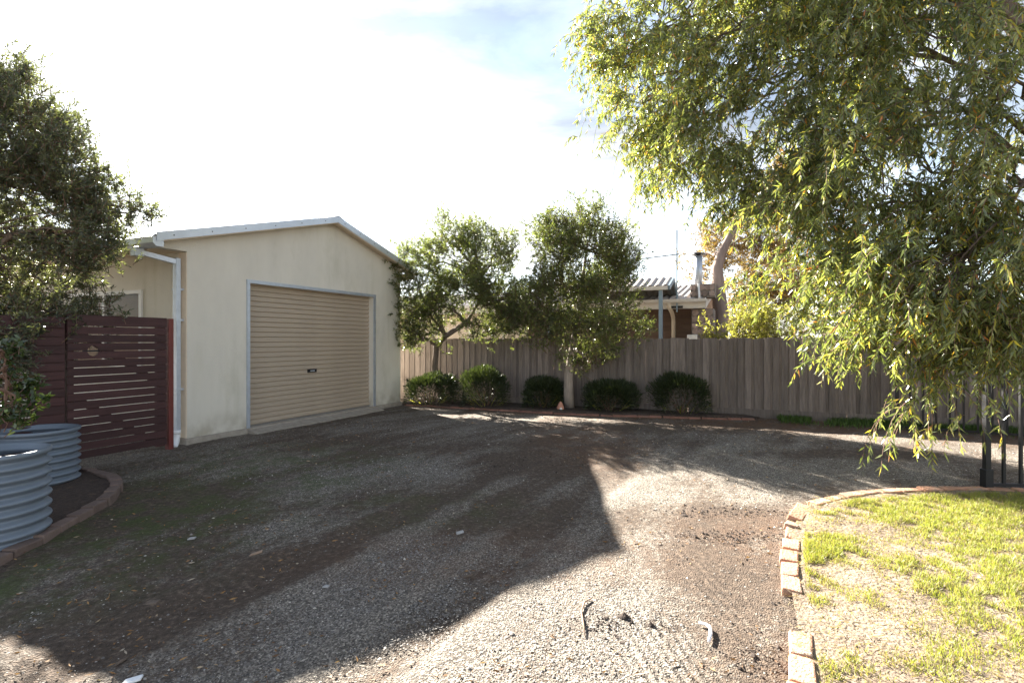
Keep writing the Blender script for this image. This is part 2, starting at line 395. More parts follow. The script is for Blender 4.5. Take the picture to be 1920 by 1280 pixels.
def ground_mat():
    m = bpy.data.materials.new('gravel_drive'); m.use_nodes = True
    n, l = m.node_tree.nodes, m.node_tree.links
    b = n['Principled BSDF']; b.inputs['Roughness'].default_value = 0.92; b.inputs['Specular IOR Level'].default_value = 0.25
    tc = n.new('ShaderNodeTexCoord')

    lane = n.new('ShaderNodeMapping'); lane.inputs['Rotation'].default_value = (0, 0, math.radians(-56)); l.new(tc.outputs['Object'], lane.inputs[0])
    lan2 = n.new('ShaderNodeMapping'); lan2.inputs['Scale'].default_value = (0.38, 1.25, 1); l.new(lane.outputs[0], lan2.inputs[0])

    def noise(s, d=6, r=0.6, along=False):
        q = n.new('ShaderNodeTexNoise'); q.inputs['Scale'].default_value = s; q.inputs['Detail'].default_value = d; q.inputs['Roughness'].default_value = r
        l.new(lan2.outputs[0] if along else tc.outputs['Object'], q.inputs[0]); return q.outputs['Fac']

    def ramp(src, stops):
        q = n.new('ShaderNodeValToRGB')
        while len(q.color_ramp.elements) < len(stops): q.color_ramp.elements.new(0.5)
        for e, (p, c) in zip(q.color_ramp.elements, stops):
            e.position = p; e.color = (*c, 1) if hasattr(c, '__len__') else (c, c, c, 1)
        l.new(src, q.inputs[0]); return q.outputs[0]

    def mix(f, a, bb):
        q = n.new('ShaderNodeMixRGB'); l.new(f, q.inputs[0])
        for i, s in ((1, a), (2, bb)):
            if hasattr(s, 'node'): l.new(s, q.inputs[i])
            else: q.inputs[i].default_value = (*s, 1)
        return q.outputs[0]

    def math_(op, a, bb, clamp=False):
        q = n.new('ShaderNodeMath'); q.operation = op; q.use_clamp = clamp
        for i, s in ((0, a), (1, bb)):
            if hasattr(s, 'node'): l.new(s, q.inputs[i])
            else: q.inputs[i].default_value = s
        return q.outputs[0]

    def attr(k):
        q = n.new('ShaderNodeAttribute'); q.attribute_name = k; return q.outputs['Fac']
    vo = n.new('ShaderNodeTexVoronoi'); vo.inputs['Scale'].default_value = 105; l.new(tc.outputs['Object'], vo.inputs[0])
    bw = n.new('ShaderNodeRGBToBW'); l.new(vo.outputs['Color'], bw.inputs[0])
    gravel = ramp(bw.outputs[0], [(0.0, (0.045, 0.039, 0.034)), (0.5, (0.17, 0.15, 0.128)), (0.8, (0.35, 0.31, 0.26)), (1.0, (0.62, 0.55, 0.46))])
    soil = ramp(noise(26, 8, 0.7), [(0.3, (0.04, 0.03, 0.023)), (0.55, (0.105, 0.076, 0.056)), (0.75, (0.27, 0.205, 0.15))])
    sm = math_('ADD', attr('soil'), math_('MULTIPLY', math_('SUBTRACT', noise(1.25, 9, 0.66, True), 0.5), 2.3))
    sm = math_('ADD', sm, math_('MULTIPLY', math_('SUBTRACT', noise(16, 6, 0.75), 0.5), 1.7))
    col = mix(ramp(sm, [(0.25, 0.0), (0.75, 0.95)]), gravel, soil)
    moss = ramp(noise(34, 6, 0.7), [(0.3, (0.035, 0.045, 0.018)), (0.7, (0.10, 0.13, 0.035))])
    mm = math_('MULTIPLY', attr('moss'), ramp(noise(3.4, 7, 0.7), [(0.42, 0.0), (0.62, 0.85)]))
    col = mix(mm, col, moss)
    lit = ramp(noise(44, 6, 0.75), [(0.3, (0.06, 0.035, 0.025)), (0.6, (0.19, 0.10, 0.055)), (0.8, (0.30, 0.19, 0.11))])
    lm = math_('MULTIPLY', attr('litter'), ramp(noise(5, 7, 0.7), [(0.36, 0.0), (0.56, 0.9)]))
    col = mix(lm, col, lit)
    l.new(col, b.inputs['Base Color'])
    # relief: stones, clods and the tread print of a tyre
    wv = n.new('ShaderNodeTexWave'); wv.inputs['Scale'].default_value = 5.5; wv.inputs['Distortion'].default_value = 1.6; wv.inputs['Detail'].default_value = 3
    wv.inputs['Detail Scale'].default_value = 3
    mp = n.new('ShaderNodeMapping'); mp.inputs['Rotation'].default_value = (0, 0, math.radians(-8)); l.new(tc.outputs['Object'], mp.inputs[0]); l.new(mp.outputs[0], wv.inputs[0])
    h = math_('ADD', math_('MULTIPLY', vo.outputs['Distance'], 0.55), math_('MULTIPLY', noise(30, 7, 0.75), 0.8))
    h = math_('ADD', h, math_('MULTIPLY', math_('MULTIPLY', wv.outputs['Fac'], attr('tread')), 0.9))
    bp = n.new('ShaderNodeBump'); bp.inputs['Strength'].default_value = 0.85; bp.inputs['Distance'].default_value = 0.022
    l.new(h, bp.inputs['Height']); l.new(bp.outputs[0], b.inputs['Normal'])
    return m


M_ground = ground_mat()
M_lawn = mat('dry_lawn_soil', (0.225, 0.175, 0.13), 0.95, var=0.4, scale=16, bump=0.9, bscale=45, dirt=((0.12, 0.085, 0.06), 2.2, 0.46, 0.7))
M_bed = mat('bed_mulch', (0.062, 0.043, 0.033), 0.95, var=0.5, scale=30, bump=1.0, bscale=55, dirt=((0.15, 0.10, 0.065), 9, 0.56, 0.8))

# ------------------------------------------------------------------ the ground
FENCE_V = 6.16


def axis_pts(lo, hi, step, far):
    core = np.arange(lo, hi + step / 2, step)
    out = []; d = step; p = hi
    while p < far:
        d *= 1.35; p += d; out.append(p)
    neg = []; d = step; p = lo
    while p > -far:
        d *= 1.35; p -= d; neg.append(p)
    return np.array(neg[::-1] + list(core) + out)


def blob(X, Y, x, y, rx, ry, soft=0.5):
    """soft patch round photo pixel x, y; rx, ry in metres"""
    c = G(x, y)
    d = np.sqrt(((X - c[0]) / rx) ** 2 + ((Y - c[1]) / ry) ** 2)
    return 1 - sstep(1 - soft, 1 + soft, d)


def seg_dist(X, Y, a, b):
    a = np.array(a[:2]); b = np.array(b[:2]); d = b - a
    t = np.clip(((X - a[0]) * d[0] + (Y - a[1]) * d[1]) / d.dot(d), 0, 1)
    return np.hypot(X - a[0] - t * d[0], Y - a[1] - t * d[1])


def relief(X, Y):
    near = sstep(14, 9, Y) * sstep(8, 6, np.abs(X))
    return near * (0.035 * (vnoise(X, Y, 0.9, 3, 3) - 0.5) + 0.016 * (vnoise(X, Y, 5.0, 9, 3) - 0.5))


def gheight(X, Y):
    return gz(Y) + relief(X, Y) - 0.012


gx = axis_pts(-6.5, 7.0, 0.055, 700); gy = axis_pts(1.2, 11.0, 0.055, 900)
GX, GY = np.meshgrid(gx, gy)
GZ = gheight(GX, GY)
u_ = (GX - CORNER[0]) * EU[0] + (GY - CORNER[1]) * EU[1]
v_ = (GX - CORNER[0]) * EV[0] + (GY - CORNER[1]) * EV[1]
soilA = 0.49 + 0 * GX
for (x, y, rx, ry, k) in ((840, 950, 1.2, 0.55, 0.4), (1060, 850, 0.7, 1.3, 0.45), (930, 868, 0.5, 0.5, 0.4), (1330, 970, 0.9, 0.35, 0.35), (1400, 1120, 0.45, 0.9, 0.38),
                          (1330, 1230, 0.35, 0.4, 0.3), (300, 950, 1.1, 0.8, 0.4), (380, 1060, 1.1, 0.5, 0.35), (1600, 850, 1.2, 0.25, 0.35), (1350, 800, 2.2, 0.6, 0.35),
                          (700, 830, 1.3, 0.8, 0.28), (200, 1180, 0.8, 0.4, 0.3)):
    soilA += k * blob(GX, GY, x, y, rx, ry, 0.55)
for (x, y, rx, ry, k) in ((900, 1060, 1.0, 0.5, -0.25), (1150, 1150, 0.9, 0.5, -0.22), (640, 1120, 0.7, 0.5, -0.2), (820, 870, 0.8, 0.5, -0.25), (1500, 880, 1.6, 0.5, -0.3), (1350, 845, 0.8, 0.4, -0.2), (800, 1230, 1.2, 0.3, -0.2)):
    soilA += -abs(k) * blob(GX, GY, x, y, rx, ry, 0.55)
moss = 0.9 * blob(GX, GY, 230, 1010, 1.0, 0.9, 0.6) + 0.75 * blob(GX, GY, 500, 880, 1.5, 1.2, 0.6) + 0.9 * blob(GX, GY, 600, 902, 0.22, 0.25, 0.7) + 0.5 * blob(GX, GY, 60, 1080, 0.6, 0.5, 0.6) + 0.4 * blob(GX, GY, 800, 950, 1.0, 0.5)
litter = 0.75 * sstep(4.3, 5.2, v_) * sstep(0, 1.5, u_) + 0.5 * blob(GX, GY, 1090, 820, 0.8, 1.6) + 0.35 * blob(GX, GY, 900, 1040, 1.3, 0.5) + 0.35 * blob(GX, GY, 1420, 1000, 0.6, 0.5)
tread = blob(GX, GY, 1250, 1230, 0.22, 0.45, 0.3) + 0.5 * blob(GX, GY, 1350, 1120, 0.12, 0.6, 0.4)
tr = np.minimum(seg_dist(GX, GY, G(150, 1180), G(430, 1020)), seg_dist(GX, GY, G(1390, 1015), G(1240, 1000)))
tread = np.clip(tread + 0.6 * (1 - sstep(0.04, 0.10, tr)), 0, 1)
GZ = GZ - 0.012 * (1 - sstep(0.03, 0.10, tr))
ruts = [seg_dist(GX, GY, G(60, 1270), G(1010, 850)), seg_dist(GX, GY, G(620, 1300), G(1180, 870))]
for q_ in ruts:
    q_ = q_ + 0.10 * (vnoise(GX, GY, 1.6, 71, 3) - 0.5)
    soilA += 0.22 * (1 - sstep(0.08, 0.24, q_)) - 0.16 * (sstep(0.2, 0.3, q_) * (1 - sstep(0.34, 0.5, q_)))
    GZ = GZ - 0.014 * (1 - sstep(0.06, 0.2, q_)) + 0.010 * (sstep(0.16, 0.24, q_) * (1 - sstep(0.26, 0.42, q_)))
nx, ny = len(gx), len(gy)
idx = np.arange(nx * ny).reshape(ny, nx)
GF = np.stack([idx[:-1, :-1], idx[:-1, 1:], idx[1:, 1:], idx[1:, :-1]], -1).reshape(-1, 4)
ground = npmesh('ground', np.stack([GX, GY, GZ], -1).reshape(-1, 3), GF, M_ground, smooth=True,
                attrs={'soil': np.clip(soilA, 0, 1).ravel(), 'moss': np.clip(moss, 0, 1).ravel(), 'litter': np.clip(litter, 0, 1).ravel(), 'tread': tread.ravel()})
tag(ground, 'gravel and dirt driveway with dark soil patches', kind='structure')

# lawn in the near corner, held by the brick edging
EDGE_L = [G(1500, 1420), G(1500, 1280), G(1497, 1190), G(1484, 1110), G(1484, 1050), G(1487, 1000), G(1497, 965), G(1522, 948)]
EDGE_T = [G(1522, 948), G(1580, 934), G(1640, 926), G(1750, 921), G(1850, 920), G(1930, 924), G(2300, 935)]


def polypt(pts, t):
    seg = [np.linalg.norm(np.array(pts[i + 1][:2]) - np.array(pts[i][:2])) for i in range(len(pts) - 1)]
    s = t * sum(seg)
    for i, q in enumerate(seg):
        if s <= q or i == len(seg) - 1:
            k = s / q; return np.array(pts[i]) * (1 - k) + np.array(pts[i + 1]) * k
        s -= q


def lawn_xy(t, k):
    """t up the left edge, k across"""
    l_ = polypt([np.array([EDGE_L[0][0], -4.0, 0])] + EDGE_L, t) if False else polypt(EDGE_L, t)
    top = polypt(EDGE_T, k); r0 = np.array([EDGE_T[-1][0], EDGE_L[0][1], 0]); l0 = EDGE_L[0]
    r = r0 * (1 - t) + np.array(EDGE_T[-1]) * t
    bot = l0 * (1 - k) + r0 * k
    c = l_ * (1 - k) + r * k + bot * (1 - t) + top * t - ((1 - k) * (1 - t) * l0 + k * (1 - t) * r0 + (1 - k) * t * np.array(EDGE_L[-1]) + k * t * np.array(EDGE_T[-1]))
    return c[0], c[1]


def lawn_h(X, Y):
    return gz(Y) + 0.022 + 0.05 * (vnoise(X, Y, 1.3, 21, 3) - 0.5) * 0.8 + 0.02 * (vnoise(X, Y, 7, 22, 2) - 0.5)


NT, NK = 70, 90
lp = np.array([[lawn_xy(i / NT, j / NK) for j in range(NK + 1)] for i in range(NT + 1)])
lz = lawn_h(lp[..., 0], lp[..., 1])
li = np.arange((NT + 1) * (NK + 1)).reshape(NT + 1, NK + 1)
LF = np.stack([li[:-1, :-1], li[:-1, 1:], li[1:, 1:], li[1:, :-1]], -1).reshape(-1, 4)
tag(npmesh('lawn', np.concatenate([lp, lz[..., None]], -1).reshape(-1, 3), LF, M_lawn, smooth=True), 'patchy dry lawn inside the brick edging', kind='structure')


def bed(name, pts, label, h=0.03):
    """planting bed: fan of rings from the outline to the middle"""
    pts = [np.array(p[:2]) for p in pts]; c = sum(pts) / len(pts)
    V = []; rings = [1.0, 0.93, 0.8, 0.6, 0.4, 0.2, 0.05]
    dense = []
    for i in range(len(pts)):
        for k in range(6): dense.append(pts[i] * (1 - k / 6) + pts[(i + 1) % len(pts)] * k / 6)
    n = len(dense)
    for r in rings:
        for p in dense:
            q = c + (p - c) * r
            V.append((q[0], q[1], float(gz(q[1])) + (0.004 if r == 1 else h + 0.05 * (float(vnoise(q[0], q[1], 4, 5)) - 0.5))))
    F = []
    for a in range(len(rings) - 1):
        for i in range(n): F.append((a * n + i, a * n + (i + 1) % n, (a + 1) * n + (i + 1) % n, (a + 1) * n + i))
    m = MB(); m.add(V, F); m.add([V[(len(rings) - 1) * n + i] for i in range(n)], [tuple(range(n))])
    return tag(m.build(name, M_bed, smooth=True), label, kind='structure')


BED_EDGE = [G(-150, 1130), G(0, 1050), G(55, 1026), G(115, 991), G(165, 961), G(204, 936), G(219, 914), G(211, 900), G(186, 892), G(152, 884)]
bed('garden_bed', BED_EDGE + [np.array([-5.25, 6.35]), np.array([-5.9, 5.0]), np.array([-6.0, 3.2])], 'dark mulch bed under the corrugated planters', 0.035)
F_EDGE = [W2(0.15, 5.0), W2(1.2, 5.0), W2(3.4, 5.05), W2(4.6, 5.12), W2(5.6, 5.4), W2(6.6, 5.6), W2(7.3, 5.75)]
bed('garden_bed', F_EDGE + [W2(7.4, 6.1), W2(-0.2, 6.1), W2(-0.2, 5.05)], 'narrow mulch bed along the paling fence', 0.05)

# ------------------------------------------------------------------ garage
GW, RV, RZ, SL = 5.0, 2.78, 3.75, 0.272      # wall width, ridge position, ridge height, roof slope
VL, VR = -0.55, 5.36
DEEP = -7.0


def rz_(v):
    return RZ - SL * abs(v - RV)


garage = ything('garage', 'cream rendered garage with tan roller door and low gable roof', 'garage', 0, 0)
DL, DR, DT = 1.02, 4.05, 2.355
m = MB()
m.prism([(0, 0.07), (0, 2.70), (-0.43, 2.70), (-0.43, rz_(-0.43) - 0.06), (RV, RZ - 0.06), (GW, rz_(GW) - 0.06), (GW, 0.07), (DR, 0.07), (DR, DT), (DL, DT), (DL, 0.07)], -0.16, 0.0, 0)
w = m.build('front_wall', M_wall, garage)
m = MB()      # side wall with the window opening
WU0, WU1, WZ0, WZ1 = -2.855, -0.99, 1.05, 2.20
m.box(WU1, -0.162, 0, 0.14, 0.07, 2.72); m.box(DEEP, WU0, 0, 0.14, 0.07, 2.72)
m.box(WU0, WU1, 0, 0.14, 0.07, WZ0); m.box(WU0, WU1, 0, 0.14, WZ1, 2.72)
m.build('side_wall', M_wall, garage)
m = MB(); m.box(DEEP, -0.162, GW - 0.14, GW, 0.07, rz_(GW) - 0.06); m.build('side_wall', M_wall, garage)
m = MB(); m.prism([(0.142, 0.07), (0.142, 2.72), (RV, RZ - 0.08), (GW - 0.142, rz_(GW) - 0.08), (GW - 0.142, 0.07)], DEEP, DEEP + 0.14, 0); m.build('back_wall', M_wall, garage)
m = MB(); m.box(DEEP - 0.03, 0.035, -0.035, GW + 0.035, -0.25, 0.068); m.build('slab', M_conc, garage, bevel=0.012)
m = MB(); m.prism([(0.035, -0.2), (0.24, -0.2), (0.24, 0.002), (0.036, 0.052)], DL - 0.06, DR + 0.06, 1); m.build('door_threshold', M_conc, garage)
# roof: corrugated sheets on each slope, barge flashing, ridge cap, fascia, soffit and gutter
for v0, v1 in ((VL, RV), (RV, VR)):
    m = MB(); n_ = 190
    us = np.linspace(DEEP - 0.2, 0.20, n_)
    vs = []
    for vv in (v0, v1):
        for k, uu in enumerate(us): vs.append((uu, vv, rz_(vv) - 0.02 + 0.008 * math.cos(k * math.pi / 2)))
    m.add(vs, [(k, k + 1, n_ + k + 1, n_ + k) for k in range(n_ - 1)])
    m.build('roof_sheet', M_roof, garage, smooth=True)
for v0, v1 in ((VL, RV - 0.001), (RV + 0.001, VR)):
    m = MB()
    p = [(v0, rz_(v0) - 0.10), (v1, rz_(v1) - 0.10), (v1, rz_(v1) + 0.014), (v0, rz_(v0) + 0.014)]
    m.prism(p, 0.20, 0.215, 0)
    p = [(v0, rz_(v0) + 0.002), (v1, rz_(v1) + 0.002), (v1, rz_(v1) + 0.014), (v0, rz_(v0) + 0.014)]
    m.prism(p, 0.08, 0.20, 0)
    bf = m.build('barge_flashing', M_roof, garage)
    for k in range(6):
        vv = v0 + (v1 - v0) * (k + 0.4) / 6
        m = MB(); m.tube([(0.2, vv, rz_(vv) - 0.05), (0.221, vv, rz_(vv) - 0.05)], 0.008, 6); m.build('screw', M_black, bf)
    m = MB()
    p = [(v0, rz_(v0) - 0.115), (v1, rz_(v1) - 0.115), (v1, rz_(v1) - 0.035), (v0, rz_(v0) - 0.035)]
    m.prism(p, 0.155, 0.195, 0); m.build('barge_board', M_soffit, garage)
m = MB(); m.strip([(RV - 0.16, RZ - 0.025), (RV - 0.03, RZ + 0.018), (RV, RZ + 0.03), (RV + 0.03, RZ + 0.018), (RV + 0.16, RZ - 0.025)], DEEP - 0.2, 0.218, 0); m.build('ridge_cap', M_roof, garage, smooth=True)
m = MB(); m.box(DEEP - 0.15, -0.161, -0.43, -0.002, 2.70, 2.712); m.build('soffit', M_soffit, garage)
m = MB(); m.box(DEEP - 0.15, -0.161, -0.45, -0.431, 2.66, rz_(-0.45) - 0.04); m.build('fascia', M_soffit, garage)
m = MB(); m.box(DEEP - 0.15, 0.15, VR - 0.05, VR - 0.03, rz_(VR) - 0.2, rz_(VR) - 0.05); m.build('fascia', M_soffit, garage)
for v0, v1 in ((VL + 0.06, RV - 0.002), (RV + 0.002, VR - 0.06)):
    m = MB(); m.prism([(v0, rz_(v0) - 0.075), (v1, rz_(v1) - 0.075), (v1, rz_(v1) - 0.062), (v0, rz_(v0) - 0.062)], 0.002, 0.154, 0); m.build('verge_lining', M_soffit, garage)
gp = [(-0.452, 2.80), (-0.452, 2.68), (-0.55, 2.68), (-0.595, 2.72), (-0.595, 2.80), (-0.58, 2.808), (-0.585, 2.73), (-0.545, 2.692), (-0.46, 2.692)]
m = MB(); m.prism(gp, DEEP - 0.2, 0.19, 0); m.prism([(-0.452, 2.80), (-0.452, 2.68), (-0.55, 2.68), (-0.595, 2.72), (-0.595, 2.80)], 0.190, 0.197, 0); m.build('gutter', M_roof, garage)
dp = MB(); dp.box(-0.14, -0.055, -0.115, -0.05, 0.16, 2.60)
dpo = dp.build('downpipe', M_zinc, garage, bevel=0.006)
m = MB(); m.bar((-0.24, -0.52, 2.635), (-0.10, -0.085, 2.545), 0.085, 0.062); m.build('offset_pipe', M_zinc, dpo)
m = MB(); m.box(-0.30, -0.19, -0.580, -0.46, 2.575, 2.70); m.build('outlet_box', M_zinc, dpo, bevel=0.006)
for zz in (2.15, 1.72, 0.75):
    m = MB(); m.box(-0.146, -0.049, -0.121, -0.001, zz, zz + 0.03); m.build('pipe_strap', M_zinc, dpo)
m = MB(); m.tube([(-0.098, -0.083, 0.19), (-0.098, -0.083, 0.10), (-0.085, -0.10, 0.05), (-0.045, -0.15, 0.0), (-0.03, -0.17, -0.03)], 0.046, 14); m.tube([(-0.098, -0.083, 0.14), (-0.098, -0.083, 0.195)], 0.053, 14)
m.build('pipe_shoe', M_pvc, dpo, smooth=True)
m = MB(); m.box(-0.159, -0.001, -0.012, -0.0005, 0.075, 2.69); m.build('corner_trim', M_soffit, garage)
# roller door
door = MB(); door.box(-0.155, -0.128, DL, DR, 0.06, DT + 0.1)
door = door.build('roller_door', M_rubber, garage)
prof = [(-0.126, 0.0), (-0.126, 0.007), (-0.108, 0.013), (-0.103, 0.020), (-0.105, 0.036), (-0.1045, 0.038), (-0.105, 0.040), (-0.103, 0.056), (-0.108, 0.070), (-0.126, 0.076), (-0.126, 0.083)]
sl = MB(); sl.strip([(p[0], p[1] * 0.995) for p in prof], DL, DR, 1)
slat0 = sl.build('slat', M_door, door)
slat0.location.z = 0.085
for k in range(1, 28): copy_obj(slat0, door, (0, 0, 0.085 + k * 0.083))
m = MB(); m.box(-0.127, -0.098, DL + 0.005, DR - 0.005, 0.056, 0.084); m.build('bottom_rail', M_rubber, door)
m = MB(); m.box(-0.106, -0.092, 2.33, 2.55, 0.865, 0.925); hd = m.build('door_handle', M_black, door, bevel=0.004)
m = MB(); m.box(-0.092, -0.084, 2.39, 2.49, 0.885, 0.905); m.build('lock_bar', M_zinc, hd)
m = MB(); m.box(-0.10, 0.022, DL - 0.055, DL - 0.0005, 0.055, DT); m.build('door_jamb', M_zinc, garage)
m = MB(); m.box(-0.10, 0.022, DR + 0.0005, DR + 0.055, 0.055, DT); m.build('door_jamb', M_zinc, garage)
m = MB(); m.box(-0.10, 0.024, DL - 0.055, DR + 0.055, DT + 0.0005, DT + 0.055); m.build('door_head', M_zinc, garage)
# side window
win = MB()
for a, b_, c, d in ((WU0, WU1, WZ1 - 0.055, WZ1), (WU0, WU1, WZ0, WZ0 + 0.055), (WU0, WU0 + 0.06, WZ0 + 0.055, WZ1 - 0.055), (WU1 - 0.06, WU1, WZ0 + 0.055, WZ1 - 0.055), (-1.96, -1.90, WZ0 + 0.055, WZ1 - 0.055)):
    win.box(a, b_, -0.028, 0.06, c, d)
win = win.build('window', M_white, garage)
for a, b_ in ((WU0 + 0.06, -1.96), (-1.90, WU1 - 0.06)):
    m = MB(); m.box(a, b_, 0.012, 0.018, WZ0 + 0.055, WZ1 - 0.055); m.build('pane', M_glass, win)
    m = MB(); zz = WZ0 + 0.07
    while zz < WZ1 - 0.07:
        m.add([(a, 0.05, zz), (b_, 0.05, zz), (b_, 0.075, zz + 0.032), (a, 0.075, zz + 0.032)], [(0, 1, 2, 3)]); zz += 0.034
    m.box(a, b_, 0.085, 0.09, WZ0 + 0.055, WZ1 - 0.055)
    m.build('blind', M_blind, win)

# ------------------------------------------------------------------ slatted gate and its side panel
PITCH = 0.098


def slat_mesh(m, v0, v1, z0, z1, hole=None):
    if hole is None:
        return m.box(0.0, 0.022, v0, v1, z0, z1)
    hv, hz, r = hole     # the round opening cuts this board's edge
    if hz >= z1 - 0.02:
        arc = [(hv + r * math.cos(t), hz + r * math.sin(t)) for t in np.linspace(0, -math.pi, 17)]
        arc = [(a, min(b, z1)) for a, b in arc]
        poly = [(v0, z0), (v1, z0), (v1, z1)] + arc + [(v0, z1)]
    else:
        arc = [(hv + r * math.cos(t), hz + r * math.sin(t)) for t in np.linspace(math.pi, 0, 17)]
        arc = [(a, max(b, z0)) for a, b in arc]
        poly = [(v0, z0)] + arc + [(v1, z0), (v1, z1), (v0, z1)]
    return m.prism(poly, 0.0, 0.022, 0)


gate = ything('slatted_gate', 'dark red timber slat gate with round hand hole beside the downpipe', 'gate', 0.02, -0.30)
GV0, GV1 = -1.16, -0.015
HV, HZ = -0.895, 0.055 + 13 * PITCH - 0.0055
for k in range(17):
    z0 = 0.055 + k * PITCH; z1 = z0 + PITCH - (0.011 if k < 16 else 0.0) + (0.03 if k == 16 else 0)
    m = MB(); hole = None
    if k in (12, 13): hole = (HV, HZ, 0.062)
    slat_mesh(m, GV0, GV1, z0, z1, hole)
    m.build('slat', M_gate, gate)
for a, b_ in ((GV0, GV0 + 0.075), (GV1 - 0.12, GV1)):
    m = MB(); m.box(-0.045, -0.001, a, b_, 0.03, 1.72); m.build('stile', M_gate, gate)
for p, q in (((-0.022, GV0 + 0.07, 1.585), (-0.022, GV1 - 0.12, 0.905)), ((-0.022, GV0 + 0.07, 0.79), (-0.022, GV1 - 0.12, 0.09))):
    m = MB(); m.bar(p, q, 0.04, 0.075); m.build('brace', M_gate, gate)
m = MB(); m.box(-0.03, -0.006, HV - 0.09, HV + 0.09, HZ - 0.008, HZ + 0.008); m.build('latch_bar', M_black, gate)

pst = MB(); pst.box(-0.035, 0.055, -0.29, -0.225, -0.1, 1.745)
po = pst.build('gate_post', M_gatepost, None, off=(0.02, -0.26, 0), bevel=0.006)
w_ = W2(0.02, -0.26); po.location = (w_[0], w_[1], 0); po.rotation_euler = (0, 0, YAW)
tag(po, 'red brown steel gate post beside the garage downpipe', 'post')

panel = ything('slatted_fence', 'dark red timber slat fence panel behind the planters', 'fence', 0.02, -1.50)
for k in range(17):
    z0 = 0.035 + k * PITCH - 0.01
    m = MB(); m.box(0.0, 0.022, -2.2, 0.012, z0, z0 + PITCH - 0.011 + (0.035 if k == 16 else 0)); m.build('slat', M_gate, panel)
for a, b_ in ((-0.26, 0.026), (-1.3, -1.2), (-2.2, -2.1)):
    m = MB(); m.box(-0.06, -0.001, a, b_, -0.1, 1.70); m.build('post', M_gate, panel)

# ------------------------------------------------------------------ corrugated planters


def planter(label, c, R, z0, z1, ribs, group):
    t = thing('corrugated_planter', label, 'planter', (c[0], c[1], z0), 0, group)
    H = z1 - z0; pr = []; n_ = ribs * 10
    for k in range(n_ + 1):
        q = k / n_; pr.append((R + 0.019 * math.cos(2 * math.pi * ribs * q), q * (H - 0.015)))
    NS = 56; V = []; F = []
    allp = pr + [(R + 0.018, H - 0.010), (R + 0.018, H + 0.004), (R + 0.004, H + 0.010), (R - 0.012, H + 0.002)] + [(R - 0.02 + 0.012 * math.cos(2 * math.pi * ribs * q), q * H) for q in np.linspace(0.98, 0.5, 30)]
    for r, z in allp:
        for k in range(NS):
            a = 2 * math.pi * k / NS; V.append((r * math.cos(a), r * math.sin(a), z))
    for i in range(len(allp) - 1):
        for k in range(NS): F.append((i * NS + k, i * NS + (k + 1) % NS, (i + 1) * NS + (k + 1) % NS, (i + 1) * NS + k))
    m = MB(); m.add(V, F); m.build('tank_wall', M_tank, t, smooth=True)
    m = MB(); V = [(0, 0, H - 0.075)]; F = []
    for j, r in enumerate((0.33, 0.66, 1.0)):
        for k in range(32):
            a = 2 * math.pi * k / 32; V.append(((R - 0.02) * r * math.cos(a), (R - 0.02) * r * math.sin(a), H - 0.09 + 0.02 * random.random()))
    for k in range(32):
        F.append((0, 1 + k, 1 + (k + 1) % 32))
        for j in range(2): F.append((1 + j * 32 + k, 1 + (j + 1) * 32 + k, 1 + (j + 1) * 32 + (k + 1) % 32, 1 + j * 32 + (k + 1) % 32))
    m.add(V, F); m.build('soil', M_soil, t, smooth=True)
    return t


T1 = np.array([-4.045, 4.14]); T2 = np.array([-5.02, 5.64])
planter('blue grey corrugated round planter in front with the small citrus tree', T1, 0.345, -0.115, 0.585, 8, 'corrugated planters in the mulch bed')
planter('blue grey corrugated round planter behind, close to the slat fence', T2, 0.345, -0.09, 0.51, 8, 'corrugated planters in the mulch bed')

# ------------------------------------------------------------------ brick edgings
_bm = {}


def brick_run(name, label, pts, length, width, height, material, gap=0.008, jitter=0.01, parent_loc=None, sink=0.03, buried=None, tilted=None):
    """bricks laid end to end along a polyline"""
    pts = [np.array(p[:2], float) for p in pts]
    segl = [np.linalg.norm(pts[i + 1] - pts[i]) for i in range(len(pts) - 1)]; tot = sum(segl)
    base = pts[len(pts) // 2]
    t = thing(name, label, 'edging', (base[0], base[1], float(gz(base[1]))))
    key = (length, width, height, material.name)
    metas = []
    for var_ in range(4):
        m = MB(); m.box(-length / 2, length / 2, -width / 2, width / 2, -height / 2, height / 2)
        q = []
        for p in m.v: q.append((p[0] + random.uniform(-.010, .010), p[1] + random.uniform(-.008, .008), p[2] + random.uniform(-.006, .006)))
        m.v = q; metas.append(m.mesh('brick', material))
    n = int(tot / (length + gap)); acc = 0
    for k in range(n):
        c = polypt([np.append(p, 0) for p in pts], (k + 0.5) * (length + gap) / tot)
        py = HOR + (EYE - float(gz(c[1]))) / c[1] * FPX
        if buried and buried[0] < py < buried[1]: continue
        a = polypt([np.append(p, 0) for p in pts], (k + 0.1) * (length + gap) / tot); b_ = polypt([np.append(p, 0) for p in pts], (k + 0.9) * (length + gap) / tot)
        o = bpy.data.objects.new('brick', metas[k % 4]); COL.objects.link(o); o.parent = t
        o.location = (c[0] - base[0] + random.uniform(-jitter, jitter), c[1] - base[1] + random.uniform(-jitter, jitter), float(gz(c[1]) - gz(base[1])) + height / 2 - sink + random.uniform(-jitter, jitter) * 0.6)
        tx, ty = (random.uniform(-.03, .03), random.uniform(-.03, .03))
        if tilted and tilted[0] < py < tilted[1]: tx, ty = random.uniform(.12, .25), random.uniform(-.2, .2)
        o.rotation_euler = (tx, ty, math.atan2(b_[1] - a[1], b_[0] - a[0]) + random.uniform(-.04, .04))
        bv = o.modifiers.new('bevel', 'BEVEL'); bv.width = 0.011; bv.segments = 2
    return t


